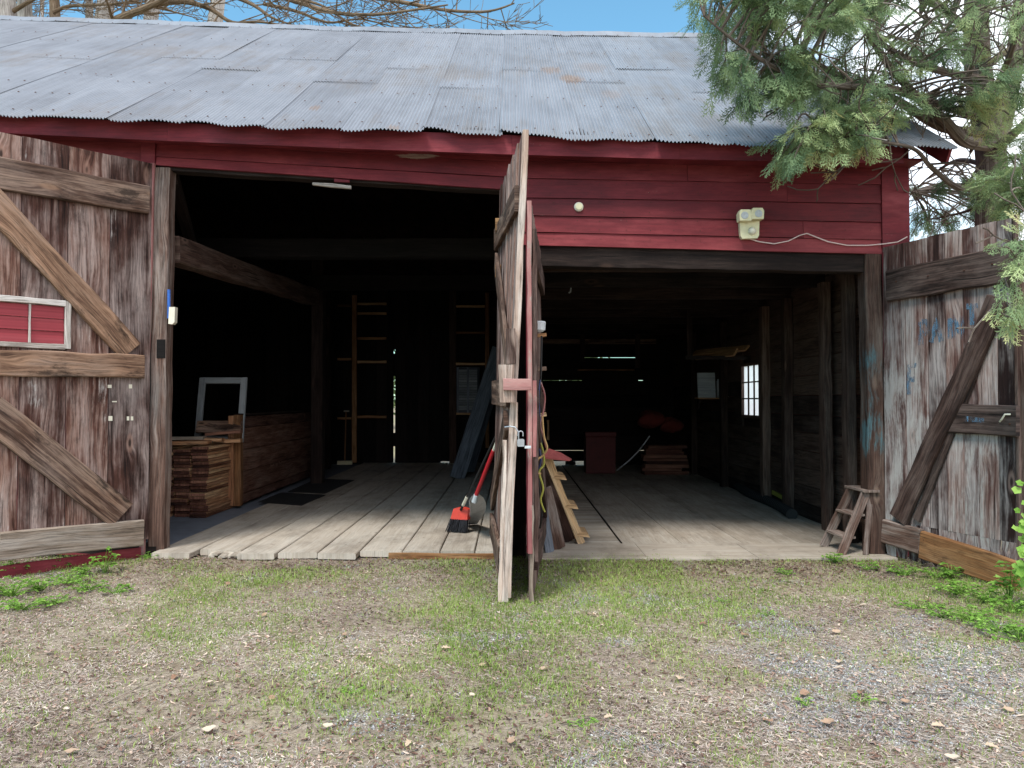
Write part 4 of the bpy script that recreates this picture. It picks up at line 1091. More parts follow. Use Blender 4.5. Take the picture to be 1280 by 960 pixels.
# ---- step ladder piece and boards by the right middle leaf
a, e = Pz(727, 679, .03), P(681, 566, 7.55)
ld = empty('stair_stringer', V((a.x, a.y, .03)), 'small pale wooden steps leaning upright beside the middle doors', 'steps')
ax = (e-a).normalized(); off = V((.10, .10, .012))
mb = MB(); board(mb, a, e, .075, .03, (1, .2, .4), .6); mb.build('side_rail', M['fresh'], ld)
mb = MB(); board(mb, a+V((-.03, .34, 0)), e+V((.035, .34, 0)), .06, .028, (1, .2, .4), .4); mb.build('side_rail', M['fresh'], ld)
for t in (.1, .42, .74):
    q = a.lerp(e, t); mb = MB()
    prism(mb, [q+V((-.02, -.02, -.01)), q+V((.12, .0, -.03)), q+V((.10, .0, .015)), q+V((-.0, -.02, .03))], (.0, .36, 0), .5); mb.build('tread', M['fresh'], ld)
pp = P(690, 570, 7.5); mb = MB()
bb = mb.add([pp+V((-.09, -.05, .0)), pp+V((.16, -.06, -.03)), pp+V((.2, .12, -.035)), pp+V((-.06, .14, .01)), pp+V((-.03, 0, .075)), pp+V((.09, .03, .03)), pp+V((-.09, -.05, -.02)), pp+V((.16, -.06, -.045)), pp+V((.2, .12, -.05)), pp+V((-.06, .14, -.015))])
for f in ((0, 1, 5, 4), (1, 2, 5), (2, 3, 4, 5), (3, 0, 4), (0, 6, 7, 1), (1, 7, 8, 2), (2, 8, 9, 3), (3, 9, 6, 0), (9, 8, 7, 6)): mb.face(tuple(bb+i for i in f), [(0, 0)]*len(f), .5)
cl = mb.build('folded_cloth', M['redcloth']); tag(cl, 'folded faded red cloth on top of the wooden steps', 'cloth')
for i, (b0_, b1_, w, mat, lab) in enumerate((((712, 676), (680, 585), .12, 'rail_dark', 'dark slatted board leaning behind the pale steps'), ((698, 686), (680, 612), .15, 'post', 'greyed short board leaning against the door by the cords'),
    ((687, 690), (676, 618), .09, 'grey_board', 'dark blue grey board standing behind the right door leaf'))):
    a_, e_ = Pz(b0_[0], b0_[1], .03), P(b1_[0], b1_[1], [7.75, 7.25, 7.2][i]); mb = MB()
    board(mb, a_, e_, w, .025, (1, .5, 0), .5, jit=.004); tag(mb.build('leaning_board', M[mat]), lab, 'board', 'boards leaning by the middle doors')
# ---- small step ladder at the right post
la = empty('step_ladder', (3.28, .15, .03), 'small weathered wooden step ladder beside the right door post', 'step ladder')
FZ = .03
def lp(x, y, z): return V((x, y, FZ+z))
T = .585; yA, yB_ = .36, -.05   # far rail, near rail
for y, dy in ((yA, -.04), (yB_, .05)):
    mb = MB(); board(mb, lp(3.13, y, 0), lp(3.40, y+dy, T), .085, .026, (1, 0, .3), .6, jit=.002); mb.build('side_rail', M['post'], la)
    mb = MB(); board(mb, lp(3.36, y-dy*.2+(.05 if y > .1 else -.05)*0, 0), lp(3.44, y+dy, T-.02), .05, .024, (1, 0, 0), .4, jit=.002); mb.build('rear_leg', M['post'], la)
for k in (.27, .63):
    x = 3.13+.27*k; z = T*k; mb = MB(); board(mb, lp(x+.01, yA-.04*k, z), lp(x+.01, yB_+.05*k, z), .13, .022, (1, 0, 0), .7, jit=.002); mb.build('tread', M['post'], la)
mb = MB(); board(mb, lp(3.43, yA+.01, T+.014), lp(3.43, yB_-.0, T+.014), .16, .022, (1, 0, 0), .7, jit=.002); mb.build('top_step', M['post'], la)
mb = MB(); board(mb, lp(3.40, yA-.02, .3), lp(3.40, yB_+.02, .3), .04, .018, (0, 0, 1), .5); mb.build('brace_bar', M['post'], la)
# ---- black corrugated pipe along the right wall
mb = MB(); pa, pb = Pz(990, 643, .075), P(905, 604, 14.0); pb.z = .075
pts = []; rad = []
nn = 220
for i in range(nn+1):
    pts.append(pa.lerp(pb, i/nn)+V((.04*math.sin(i*.04), 0, .0))); rad.append(.062+.008*(1 if i % 4 < 2 else -1))
tube(mb, pts, rad, 14)
tag(mb.build('drain_pipe', M['black']), 'black corrugated drain pipe lying along the right wall', 'pipe')
# ---- dim things at the back of the right bay
q = Pz(751, 592, .02); w = P(770, 592, q.y+7.4).x-P(733, 592, q.y+7.4).x
bx_ = empty('steel_cabinet', (q.x, q.y, .02), 'dark red box standing on the floor at the back', 'box')
mb = MB(); box(mb, q.x-w/2, q.x+w/2, q.y, q.y+.5, .021, P(751, 546, q.y+7.4).z, bev=.012); mb.build('box_body', M['darkred'], bx_)
mb = MB(); box(mb, q.x-w/2-.012, q.x+w/2+.012, q.y-.012, q.y+.512, P(751, 546, q.y+7.4).z+.002, P(751, 542, q.y+7.4).z+.03, bev=.01); mb.build('box_lid', M['darkred'], bx_)
GP = 'boards piled at the back of the right bay'; zz = .021
for i in range(9):
    D = 15.4; x0 = P(R(798, 806), 0, D).x; x1 = P(R(846, 856), 0, D).x; mb = MB(); t = R(.05, .075)
    board(mb, (x0, D-7.4+R(-.04, .04), zz+t/2), (x1, D-7.4+R(-.04, .04), zz+t/2), .35, t-.004, (0, 1, 0), jit=.004); zz += t
    tag(mb.build('piled_board', M['lumber_end']), 'board in the low pile under the red bundles at the back', 'board', GP)
def bundle(x, y, r, lab):
    me = MB(); n, m_ = 16, 10; cc = P(x, y, 15.35); cc.z = max(cc.z, zz+r*.55); b = len(me.v); ph = R(0, 6)
    for j in range(m_+1):
        th = math.pi*j/m_
        for i in range(n):
            a = 2*math.pi*i/n; k = r*(1+.18*math.sin(3*a+ph+th*2)+.1*math.sin(5*a+th*4))
            me.v.append(tuple(cc+V((k*math.sin(th)*math.cos(a)*1.25, k*math.sin(th)*math.sin(a), k*math.cos(th)*.7))))
    for j in range(m_):
        for i in range(n): me.face((b+j*n+i, b+(j+1)*n+i, b+(j+1)*n+(i+1) % n, b+j*n+(i+1) % n), [(0, 0)]*4, .5)
    tag(me.build('cloth_bundle', M['redrag'], smooth=True), lab, 'bundle', 'red bundles at the back')
bundle(813, 524, .22, 'larger red orange cloth bundle on the back board pile'); bundle(838, 531, .19, 'smaller red cloth bundle right of the larger one')
mb = MB(); tube(mb, [P(771, 588, 15), P(785, 577, 15.05), P(797, 565, 15.1), P(805, 555, 15.15), P(812, 545, 15.2)], .012, 8)
tag(mb.build('bent_pole', M['scoop']), 'thin pale curved rod leaning on the back board pile', 'rod')
# shelf with a white sign and a small lantern near the window
ws = empty('wall_shelf', P(892, 498, 13.4), 'small shelf on the dark back wall left of the window', 'shelf')
a, e = P(870, 498, 13.4), P(912, 498, 13.4)
mb = MB(); board(mb, a, e, .22, .025, (0, 1, 0), .5); mb.build('shelf_board', M['stud'], ws)
for t in (.08, .92):
    q = a.lerp(e, t); mb = MB(); prism(mb, [q+V((0, .1, -.015)), q+V((0, .1, -.2)), q+V((0, -.08, -.015))], (.025, 0, 0)); mb.build('bracket', M['dim'], ws)
def tin(x0, x1, y0, mat, lab, nm):
    p0, p1 = P(x0, 497, 13.4), P(x1, 497, 13.4); z1 = P(x0, y0, 13.4).z; r = (p1.x-p0.x)/2; mb = MB(); zb = a.z+.0135
    lathe(mb, ((p0.x+p1.x)/2, p0.y, zb), (0, 0, 1), [(r, 0), (r, (z1-zb)*.9), (r*.9, (z1-zb)*.92), (r*.9, z1-zb)], 16); tag(mb.build(nm, M[mat]), lab, 'tin' if nm != 'shelf_panel' else 'panel')
p0, p1 = P(872, 497, 13.4), P(893, 466, 13.45); mb = MB(); zb = a.z+.014
prism(mb, [(p0.x, p0.y-.05, zb), (p1.x, p0.y-.05, zb), (p1.x, p0.y+.02, p1.z), (p0.x, p0.y+.02, p1.z)], (0, .03, 0)); mb_o = mb.build('shelf_panel', M['sash']); tag(mb_o, 'pale blue panel leaning on the back shelf', 'panel')
tin(896, 911, 474, 'scoop', 'pale striped tin standing at the right of the back shelf', 'paint_tin')
for x0, x1, y, lab in ((868, 934, 438, 'pale rough board lying on the overhead rack, right end lower'), (872, 920, 443, 'shorter rough board under the first on the rack')):
    mb = MB(); board(mb, P(x0, y+3, 13.0), P(x1, y-3, 11.6), .12, .03, (0, 1, .3), .6); tag(mb.build('rack_board', M['stud']), lab, 'board', 'boards on the overhead rack')
rk = empty('overhead_rack', P(900, 446, 12.6), 'wooden rack bars under the loft holding rough boards', 'rack')
for D in (11.9, 12.8):
    p = P(905, 447, D); mb = MB(); board(mb, (p.x-.6, p.y, p.z), (3.69, p.y, p.z), .06, .04, (0, 0, 1)); mb.build('rack_bar', M['dim'], rk)
    mb = MB(); board(mb, (p.x-.55, p.y, p.z+.03), (p.x-.55, p.y, 3.015), .05, .04, (1, 0, 0)); mb.build('hanger', M['dim'], rk)
# yellow strip stands in for daylight through a gap in the right wall
mb = MB(); a, e = P(962, 615, 10.9), P(979, 622, 10.5); a.x = e.x = 3.685
board(mb, a, e, .06, .02, (0, 0, 1), .5); tag(mb.build('gap_light_strip', M['yellow']), 'yellow strip standing in for daylight at a gap low in the right wall', 'strip')
# hook hanging under the loft
mb = MB(); q = P(715, 347, 9.5); tube(mb, [P(716, 344, 9.5), P(714, 358, 9.5), P(713, 365, 9.5), P(711, 366, 9.5)], .01, 6); ob = tag(mb.build('hanging_hook', M['scoop']), 'small pale hook hanging under the loft joists', 'hook')
# ---- fieldstones under the left floor
def stone(p, rx, ry, rz, lab, seed):
    r_ = np.random.default_rng(seed); me = MB(); n, m_ = 12, 8; b = 0
    for j in range(m_+1):
        th = math.pi*j/m_
        for i in range(n):
            a = 2*math.pi*i/n; k = 1+.12*math.sin(2*a+seed)+.1*math.sin(3*th+a*3+seed*2)+r_.uniform(-.05, .05)
            me.v.append((p.x+rx*k*math.sin(th)*math.cos(a), p.y+ry*k*math.sin(th)*math.sin(a), p.z+rz*k*math.cos(th)))
    for j in range(m_):
        for i in range(n): me.face((j*n+i, (j+1)*n+i, (j+1)*n+(i+1) % n, j*n+(i+1) % n), [(0, 0)]*4, .5)
    tag(me.build('fieldstone', M['stone']), lab, 'stone', 'stones under the left floor edge')
q = Pz(295, 690, .0); stone(V((q.x, q.y+.05, .0)), .12, .09, .045, 'rounded grey stone under the broken plank ends', 3)
q = Pz(265, 690, .0); stone(V((q.x, q.y+.12, .0)), .13, .08, .035, 'flat grey stone left of the rounded one at the sill', 5)
q = Pz(410, 690, .0); stone(V((q.x, q.y+.06, -.01)), .10, .06, .035, 'small stone half buried at the middle of the plank edge', 8)
# ============================================================ GROUND
def green_mask(x, y):
    g = fbm(x*.9+3, y*.9+5, 4)*.65+fbm(x*3.1+31, y*3.1, 3)*.35
    b = .17*np.exp(-((x-.0)/1.5)**2-((y+1.1)/.75)**2)+.10*np.exp(-((x-1.0)/1.6)**2-((y+1.6)/1.1)**2)+.1*np.exp(-((x+3.6)/.9)**2-((y+1.0)/.7)**2)
    b = b+.05*np.exp(-((x-1.5)/2.5)**2-((y+2.2)/1.2)**2)+.16*np.exp(-((x-4.2)/.8)**2-((y+1.3)/1.3)**2)+.06*np.exp(-((x+1.2)/1.0)**2-((y+2.4)/.6)**2)-.05*np.exp(-((y+4.6)/.9)**2)
    b = b-.14*np.exp(-((x+1.9)/1.3)**2-((y+.2)/.28)**2)-.16*np.exp(-((x-2.4)/1.1)**2-((y+.55)/.35)**2)
    return .24+.76*sstep(.43, .76, g+b)
def gravel_mask(x, y):
    g = fbm(x*1.3+50, y*1.3+20, 4)*.6+fbm(x*4+7, y*4+70, 3)*.4
    b = .17*np.exp(-((x-2.6)/1.0)**2-((y+3.6)/1.0)**2)+.13*np.exp(-((x-.1)/1.1)**2-((y+4.0)/.5)**2)+.30*np.exp(-((x-.72)/.17)**2-((y+2.6)/.14)**2)+.12*np.exp(-((x+2.)/1.)**2-((y+4.2)/.5)**2)
    b = b+.12*np.exp(-((x-.45)/.35)**2-((y+.42)/.10)**2)+.10*np.exp(-((x-3.2)/.6)**2-((y+2.6)/.5)**2)
    return .8*sstep(.55, .78, g+b)
def gheight(x, y):
    h = (fbm(x*.7, y*.7, 3)-.5)*.05+(fbm(x*5+9, y*5, 3)-.5)*.022
    h = h*np.where(y > -.2, .3, 1)
    ins = (y > -.02) & (y < 10.2) & (x > -7.6) & (x < 3.7)
    return np.where(ins, -.06, h)
fine = np.arange(-6.5, 6.501, .045); far = np.array([.3, .8, 1.6, 3, 5, 8, 12, 18, 27, 40, 60, 90, 140, 220, 330])
gx = np.concatenate([-6.5-far[::-1], fine, 6.5+far])
fy = np.arange(-6.0, .3, .045)
gy = np.concatenate([-6.0-far[::-1], fy, .3+far])
X, Y = np.meshgrid(gx, gy); Z = gheight(X, Y)
nv = X.size; nx = len(gx); idx = np.arange(nv).reshape(X.shape)
faces = np.stack([idx[:-1, :-1], idx[:-1, 1:], idx[1:, 1:], idx[1:, :-1]], -1).reshape(-1, 4)
G = NB('earth with thatch and gravel'); o = G.geo()
at = G.n('ShaderNodeAttribute', attribute_name='cover'); sep = G.n('ShaderNodeSeparateColor', {0: at.outputs['Color']})
n1 = G.noise(o, 9, 8, .75); n2 = G.noise(o, 60, 6, .75); n3 = G.noise(o, 2.2, 5, .65)
earth = G.ramp(G.math('ADD', G.math('MULTIPLY', n1, .5), G.math('MULTIPLY', n2, .5)), [(.30, c(84, 68, 60)), (.46, c(142, 125, 113)), (.6, c(178, 163, 149)), (.75, c(204, 192, 178))])
earth = G.mix(G.math('MULTIPLY', G.mapr(n3, .47, .62), .6), earth, c(112, 92, 82))
grs = G.ramp(n2, [(.3, c(84, 88, 52)), (.5, c(136, 140, 86)), (.7, c(172, 172, 122))])
vo = G.n('ShaderNodeTexVoronoi', {'Vector': o, 'Scale': 85.})
grv = G.ramp(G.n('ShaderNodeSeparateColor', {0: vo.outputs['Color']}).outputs[0], [(0, c(116, 115, 116)), (.5, c(160, 159, 160)), (1, c(196, 194, 192))])
grv = G.mix(G.mapr(vo.outputs['Distance'], .3, .7), grv, c(86, 80, 78))
col = G.mix(G.math('MULTIPLY', sep.outputs[1], .55), earth, grs); col = G.mix(G.math('MULTIPLY', sep.outputs[2], .75), col, grv)
hh = G.math('ADD', n2, G.math('MULTIPLY', n1, .6))
M['ground'] = G.fin(col, .95, hh, .8, .012, spec=.15)
ground = np_object('ground', np.stack([X.ravel(), Y.ravel(), Z.ravel()], 1), faces, np.zeros(len(faces)), M['ground'], 'structure', smooth=True)
ca = ground.data.attributes.new('cover', 'FLOAT_COLOR', 'POINT')
gm = green_mask(X, Y).ravel(); vm = gravel_mask(X, Y).ravel()
inn = ((np.abs(X) < 6.6) & (Y < .4)).ravel(); gm = np.where(inn, gm, .6*sstep(.4, .6, fbm(X*.3, Y*.3, 4)).ravel()+.3); vm = np.where(inn, vm, 0)
ca.data.foreach_set('color', np.stack([np.zeros(nv), gm, vm, np.ones(nv)], 1).astype(np.float32).ravel())

# ---------------- scattered cover
def sample(n, dens, y0=-5.2, y1=-.02):
    """points in the seen part of the yard, accepted by dens(x, y)"""
    out = []
    while sum(map(len, out)) < n:
        y = rng.uniform(y0, y1, n*2); D = y+7.4
        x = rng.uniform(-1, 1, n*2)*(.72*D+.25)
        # even per picture area far away, even per ground area near: favour near a little
        k = rng.random(n*2) < dens(x, y)
        s = np.stack([x[k], y[k]], 1); out.append(s)
    return np.concatenate(out)[:n]
def scatter_mat(name, stops, rough=.9, trans=0.):
    b = NB(name); r = b.rnd(); col = b.ramp(r, stops)
    b.fin(col, rough, spec=.2)
    if trans:
        tl = b.n('ShaderNodeBsdfTranslucent', {0: col}); mx = b.n('ShaderNodeMixShader', {0: trans, 1: b.bsdf.outputs[0], 2: tl.outputs[0]}); b.link(mx.outputs[0], b.out.inputs[0])
    return b.mat
M['thatch'] = scatter_mat('dry thatch', [(0, c(96, 78, 68)), (.2, c(132, 112, 105)), (.5, c(168, 151, 141)), (.75, c(188, 173, 161)), (.93, c(202, 189, 175)), (1, c(210, 200, 188))])
M['grass'] = scatter_mat('green grass', [(0, c(92, 110, 46)), (.4, c(128, 156, 70)), (.75, c(160, 182, 98)), (1, c(196, 198, 136))], .7, .3)
M['gravel'] = scatter_mat('gravel stones', [(0, c(104, 102, 102)), (.4, c(146, 145, 146)), (.8, c(180, 178, 177)), (1, c(208, 205, 200))], .9)
M['litter'] = scatter_mat('brown leaf litter', [(0, c(62, 44, 38)), (.35, c(112, 84, 72)), (.7, c(158, 130, 114)), (1, c(206, 184, 166))], .9)
M['weed'] = scatter_mat('weed leaves', [(0, c(78, 112, 44)), (.5, c(118, 160, 64)), (1, c(162, 196, 98))], .6, .35)
M['leaf'] = scatter_mat('fallen leaf', [(0, c(138, 104, 84)), (.25, c(164, 134, 112)), (.6, c(200, 176, 152)), (.85, c(216, 204, 190)), (1, c(158, 112, 104))], .8, .15)
def ribbons(pts, length, width, zmin, zmax, tilt, curl, seg=2):
    n = len(pts); a = rng.uniform(0, 2*np.pi, n); dx, dy = np.cos(a), np.sin(a)
    l = length*rng.uniform(.5, 1.5, n); w = width*rng.uniform(.6, 1.4, n); el = tilt*rng.uniform(-1, 1, n)
    z = gheight(pts[:, 0], pts[:, 1])+rng.uniform(zmin, zmax, n); bend = rng.uniform(-curl, curl, n)
    vs = []
    for k in range(seg+1):
        s = k/seg-.5
        cx = pts[:, 0]+dx*l*s-dy*bend*l*(s*s*4-1); cy = pts[:, 1]+dy*l*s+dx*bend*l*(s*s*4-1); cz = z+l*s*np.sin(el)+.25*l*np.abs(bend)*(1-4*s*s)
        ww = w*(1 if k not in (0, seg) else .55)
        vs.append(np.stack([cx-dy*ww/2, cy+dx*ww/2, cz], 1)); vs.append(np.stack([cx+dy*ww/2, cy-dx*ww/2, cz+ww*.25*np.sin(a*3)], 1))
    vs = np.stack(vs, 1).reshape(-1, 3); b = np.arange(n)*(2*(seg+1)); f = []
    for k in range(seg): f.append(np.stack([b+2*k, b+2*k+1, b+2*k+3, b+2*k+2], 1))
    return vs, np.stack(f, 1).reshape(-1, 4), seg
def mk(name, pts, mat, length, width, zmin, zmax, tilt, curl, lo=0, hi=1, label=None):
    v, f, s = ribbons(pts, length, width, zmin, zmax, tilt, curl)
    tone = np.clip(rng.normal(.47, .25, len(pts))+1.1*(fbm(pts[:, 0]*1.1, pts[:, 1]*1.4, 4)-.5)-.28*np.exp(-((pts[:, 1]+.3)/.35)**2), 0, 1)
    return tag(np_object(name, v, f, np.repeat(tone, s), M[mat], 'stuff'), label, None)
far_w = lambda y: 1/(1+.10*(y+7.4))
p = sample(150000, lambda x, y: np.clip(1.9*fbm(x*1.6+40, y*1.6, 4)-.35, .15, 1)*(.25+.75*(1-gravel_mask(x, y)*.8))*(1-.45*green_mask(x, y)))
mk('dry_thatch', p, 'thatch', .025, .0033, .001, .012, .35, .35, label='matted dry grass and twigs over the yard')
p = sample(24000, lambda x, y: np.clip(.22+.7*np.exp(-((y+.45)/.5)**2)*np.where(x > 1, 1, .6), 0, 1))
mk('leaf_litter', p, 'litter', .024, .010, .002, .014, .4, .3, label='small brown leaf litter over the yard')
# grass blades, standing
p = sample(80000, lambda x, y: green_mask(x, y)**1.3*(1-.6*gravel_mask(x, y))+.02)
n = len(p); a = rng.uniform(0, 2*np.pi, n); h = rng.uniform(.008, .034, n)*(.7+.6*green_mask(p[:, 0], p[:, 1])); w = rng.uniform(.0025, .0055, n)
lean = rng.uniform(.2, 1.1, n); la_ = rng.uniform(0, 2*np.pi, n); z = gheight(p[:, 0], p[:, 1])
ux, uy = np.cos(a)*w/2, np.sin(a)*w/2; lx, ly = np.cos(la_)*lean*h, np.sin(la_)*lean*h
vs = np.stack([np.stack([p[:, 0]-ux, p[:, 1]-uy, z-.004], 1), np.stack([p[:, 0]+ux, p[:, 1]+uy, z-.004], 1),
  np.stack([p[:, 0]+lx*.4+ux*.8, p[:, 1]+ly*.4+uy*.8, z+h*.65], 1), np.stack([p[:, 0]+lx*.4-ux*.8, p[:, 1]+ly*.4-uy*.8, z+h*.65], 1),
  np.stack([p[:, 0]+lx+ux*.15, p[:, 1]+ly+uy*.15, z+h*.95], 1), np.stack([p[:, 0]+lx-ux*.15, p[:, 1]+ly-uy*.15, z+h*.95], 1)], 1).reshape(-1, 3)
b = np.arange(n)*6; f = np.stack([np.stack([b, b+1, b+2, b+3], 1), np.stack([b+3, b+2, b+4, b+5], 1)], 1).reshape(-1, 4)
tag(np_object('grass', vs, f, np.repeat(np.clip(rng.normal(.5, .22, n)+.6*(fbm(p[:, 0]*1.3+8, p[:, 1]*1.3, 3)-.5), 0, 1), 2), M['grass'], 'stuff'), 'patchy short green grass in the yard')
# gravel
p = sample(20000, lambda x, y: gravel_mask(x, y)+.015)
n = len(p); s = rng.uniform(.003, .008, n)*np.where(rng.random(n) < .06, 1.7, 1); z = gheight(p[:, 0], p[:, 1])
base = np.array([[1, 0, 0], [0, 1, 0], [-1, 0, 0], [0, -1, 0], [0, 0, .8], [0, 0, -.8]], float)
vs = (base[None]*rng.uniform(.6, 1.2, (n, 6, 1)))
rot = rng.uniform(0, 2*np.pi, n); cr, sr = np.cos(rot)[:, None], np.sin(rot)[:, None]
vx = vs[:, :, 0]*cr-vs[:, :, 1]*sr; vy = vs[:, :, 0]*sr+vs[:, :, 1]*cr
vs = np.stack([vx*s[:, None]+p[:, :1], vy*s[:, None]+p[:, 1:2], vs[:, :, 2]*s[:, None]*.8+z[:, None]+s[:, None]*.2], 2).reshape(-1, 3)
tri = np.array([[0, 1, 4], [1, 2, 4], [2, 3, 4], [3, 0, 4], [1, 0, 5], [2, 1, 5], [3, 2, 5], [0, 3, 5]])
f = (np.arange(n)[:, None, None]*6+tri[None]).reshape(-1, 3)
tag(np_object('gravel', vs, f, np.repeat(np.clip(rng.normal(.5, .25, n), 0, 1), 8), M['gravel'], 'stuff'), 'loose grey gravel showing through the yard')
# twigs
GT = 'bare twigs lying in the yard'
for i, (pa, pb) in enumerate((((1200, 860), (1278, 896)), ((1130, 868), (1190, 866)), ((1190, 800), (1278, 828)), ((130, 880), (200, 850)), ((200, 930), (270, 895)), ((715, 905), (760, 893)), ((560, 905), (535, 915)))):
    a, e = Pz(*pa, .012), Pz(*pb, .014); mb = MB(); m_ = a.lerp(e, .5)+V((R(-.03, .03), R(-.03, .03), .01))
    tube(mb, [a, a.lerp(m_, .5)+V((R(-.01, .01), R(-.01, .01), .004)), m_, e], [.0038, .0034, .003, .002], 6)
    tube(mb, [m_, m_+(e-m_)*.5+V((R(-.05, .05), R(-.05, .05), .01))], [.0022, .0014], 5)
    tag(mb.build('twig', M['rail_bottom']), 'thin bare twig lying on the yard', 'twig', GT)
# individual larger leaves
def leaf_mesh(k):
    mb = MB(); n = 9; pts = []
    L = .055; prof = [(0, .0), (.12, .55), (.3, .95), (.5, 1.), (.7, .8), (.88, .42), (1, .02)] if k % 2 else [(0, .05), (.1, .5), (.2, 1.), (.32, .6), (.5, .95), (.62, .5), (.8, .6), (1, .02)]
    cu = R(-.5, .9)
    for s, w in prof:
        x = (s-.5)*L; zc = .010+cu*.03*(s-.5)**2*4*.5
        for q in (-1, 0, 1):
            pts.append((x, q*w*L*.36, zc+abs(q)*w*R(.0, .012)))
    mb.v = pts
    for i in range(len(prof)-1):
        for q in (0, 1):
            a = i*3+q; mb.face((a, a+3, a+4, a+1), [(0, 0)]*4, (k+.5)/8)
    return mb
lp_ = [leaf_mesh(k).build('fallen_leaf', M['leaf'], origin=(0, 0, 0)) for k in range(8)]
spots = [(880, 780, 5), (931, 795, 6), (741, 768, 4), (603, 833, 1), (558, 812, 4), (262, 855, 2), (82, 887, 3), (60, 815, 4), (262, 911, 5), (1050, 825, 4), (1048, 836, 5), (975, 822, 3), (1080, 757, 5), (1034, 905, 2), (1172, 910, 4), (1120, 938, 7), (1260, 890, 3), (1106, 878, 7), (1130, 880, 2), (1076, 868, 0), (1090, 842, 3), (905, 788, 1), (430, 795, 2), (285, 729, 1), (480, 801, 2), (760, 898, 4), (678, 838, 3), (590, 870, 5), (1230, 770, 2), (985, 740, 3), (930, 727, 2), (820, 730, 2), (1005, 870, 1), (870, 932, 4), (160, 920, 2), (340, 870, 1), (218, 845, 0), (1240, 935, 4), (1190, 948, 5), (700, 780, 3), (850, 850, 4), (410, 905, 5), (1215, 848, 4), (960, 905, 1), (1045, 790, 3), (510, 930, 4), (640, 930, 2), (90, 940, 3), (1160, 750, 1), (330, 770, 2)]
for i, (x, y, k) in enumerate(spots):
    o = lp_[i] if i < 8 else lp_[k].copy()
    if i >= 8: COL.objects.link(o)
    q = Pz(x, y, .012); q.z = float(gheight(np.array(q.x), np.array(q.y)))+.008
    o.location = q; o.rotation_euler = (R(-.25, .25), R(-.25, .25), R(0, 6.3)); s = R(.75, 1.25); o.scale = (s, s, s)
    tag(o, 'dry fallen leaf lying on the yard', 'leaf', 'larger fallen leaves on the yard')
# ---------------- weeds
def weed(x, y, h, nl, ls, spread, lab, group, z=0):
    q = Pz(x, y, .0); q.z = float(gheight(np.array(q.x), np.array(q.y))) if not z else z
    root = empty('weed', q, lab, 'weed', group); st = MB(); lf = MB()
    for i in range(nl):
        a = R(0, 6.28); r = spread*math.sqrt(random.random()); hh = h*R(.4, 1)*(1-.35*r/max(spread, .01))
        tip = q+V((r*math.cos(a), r*math.sin(a)*.8, hh)); mid = q.lerp(tip, .5)+V((0, 0, hh*.18))
        st_r = .0018; tube(st, [q+V((R(-.01, .01), R(-.01, .01), -.01)), mid, tip], [st_r*1.4, st_r, st_r*.7], 4, cap=False)
        for k in range(3):   # three-lobed leaf
            aa = a+(k-1)*1.1+R(-.3, .3); L = ls*R(.7, 1.2); dv = V((math.cos(aa), math.sin(aa), R(-.35, .25))); sv_ = V((-math.sin(aa), math.cos(aa), R(-.3, .3)))
            b0 = lf.add([tip, tip+dv*L*.45+sv_*L*.36+V((0, 0, .15*L)), tip+dv*L, tip+dv*L*.45-sv_*L*.36+V((0, 0, .15*L)), tip+dv*L*.5])
            rr = min(1, max(0, random.gauss(.5, .22)))
            lf.face((b0, b0+4, b0+2, b0+1), [(0, 0)]*4, rr); lf.face((b0, b0+3, b0+2, b0+4), [(0, 0)]*4, rr)
    st.build('stem', M['weed'], root); lf.build('foliage', M['weed'], root)
GW1 = 'low weeds along the left door'; GW2 = 'low weeds along the right door'
for x, y, h, n_, ls, sp in ((15, 745, .16, 60, .035, .2), (50, 738, .12, 40, .03, .16), (85, 730, .12, 40, .03, .16), (110, 738, .10, 40, .03, .16), (145, 742, .08, 26, .03, .12), (28, 762, .10, 46, .03, .18), (70, 755, .07, 30, .026, .16), (75, 712, .10, 16, .03, .10), (185, 700, .08, 20, .028, .10), (12, 720, .16, 30, .035, .14), (105, 718, .1, 24, .03, .12)):
    weed(x, y, h, n_, ls, sp, 'low leafy green weed at the foot of the left door', GW1)
weed(131, 716, .24, 16, .05, .10, 'tall broad leaved weed standing before the left door', GW1)
for x, y, h, n_, ls, sp in ((205, 690, .10, 20, .028, .10), (222, 694, .12, 26, .03, .10), (246, 692, .08, 18, .026, .08)):
    weed(x, y, h, n_, ls, sp, 'small green weed under the broken plank ends', 'weeds at the left sill')
for x, y, h, n_, ls, sp in ((1045, 703, .10, 34, .03, .12), (1083, 712, .09, 24, .03, .10), (1130, 718, .10, 40, .03, .15), (1170, 722, .10, 30, .03, .12), (1196, 742, .12, 50, .035, .16), (1188, 722, .15, 16, .04, .08), (1150, 758, .06, 30, .028, .16), (1215, 775, .09, 50, .032, .2), (1250, 790, .09, 46, .032, .2), (1265, 765, .12, 40, .035, .16), (1235, 752, .1, 36, .032, .15), (982, 717, .06, 18, .025, .09), (1180, 770, .05, 20, .026, .12), (1275, 800, .1, 36, .03, .16)):
    weed(x, y, h, n_, ls, sp, 'low leafy green weed at the foot of the right door', GW2)
weed(1262, 752, .34, 22, .07, .10, 'tall leafy weed at the free edge of the right door', GW2)
for x, y in ((1078, 878), (1010, 885), (730, 910), (960, 770), (905, 750), (440, 865)):
    weed(x, y, .04, 10, .018, .07, 'tiny yellow green weed tuft in the open yard', 'weed tufts in the open yard')
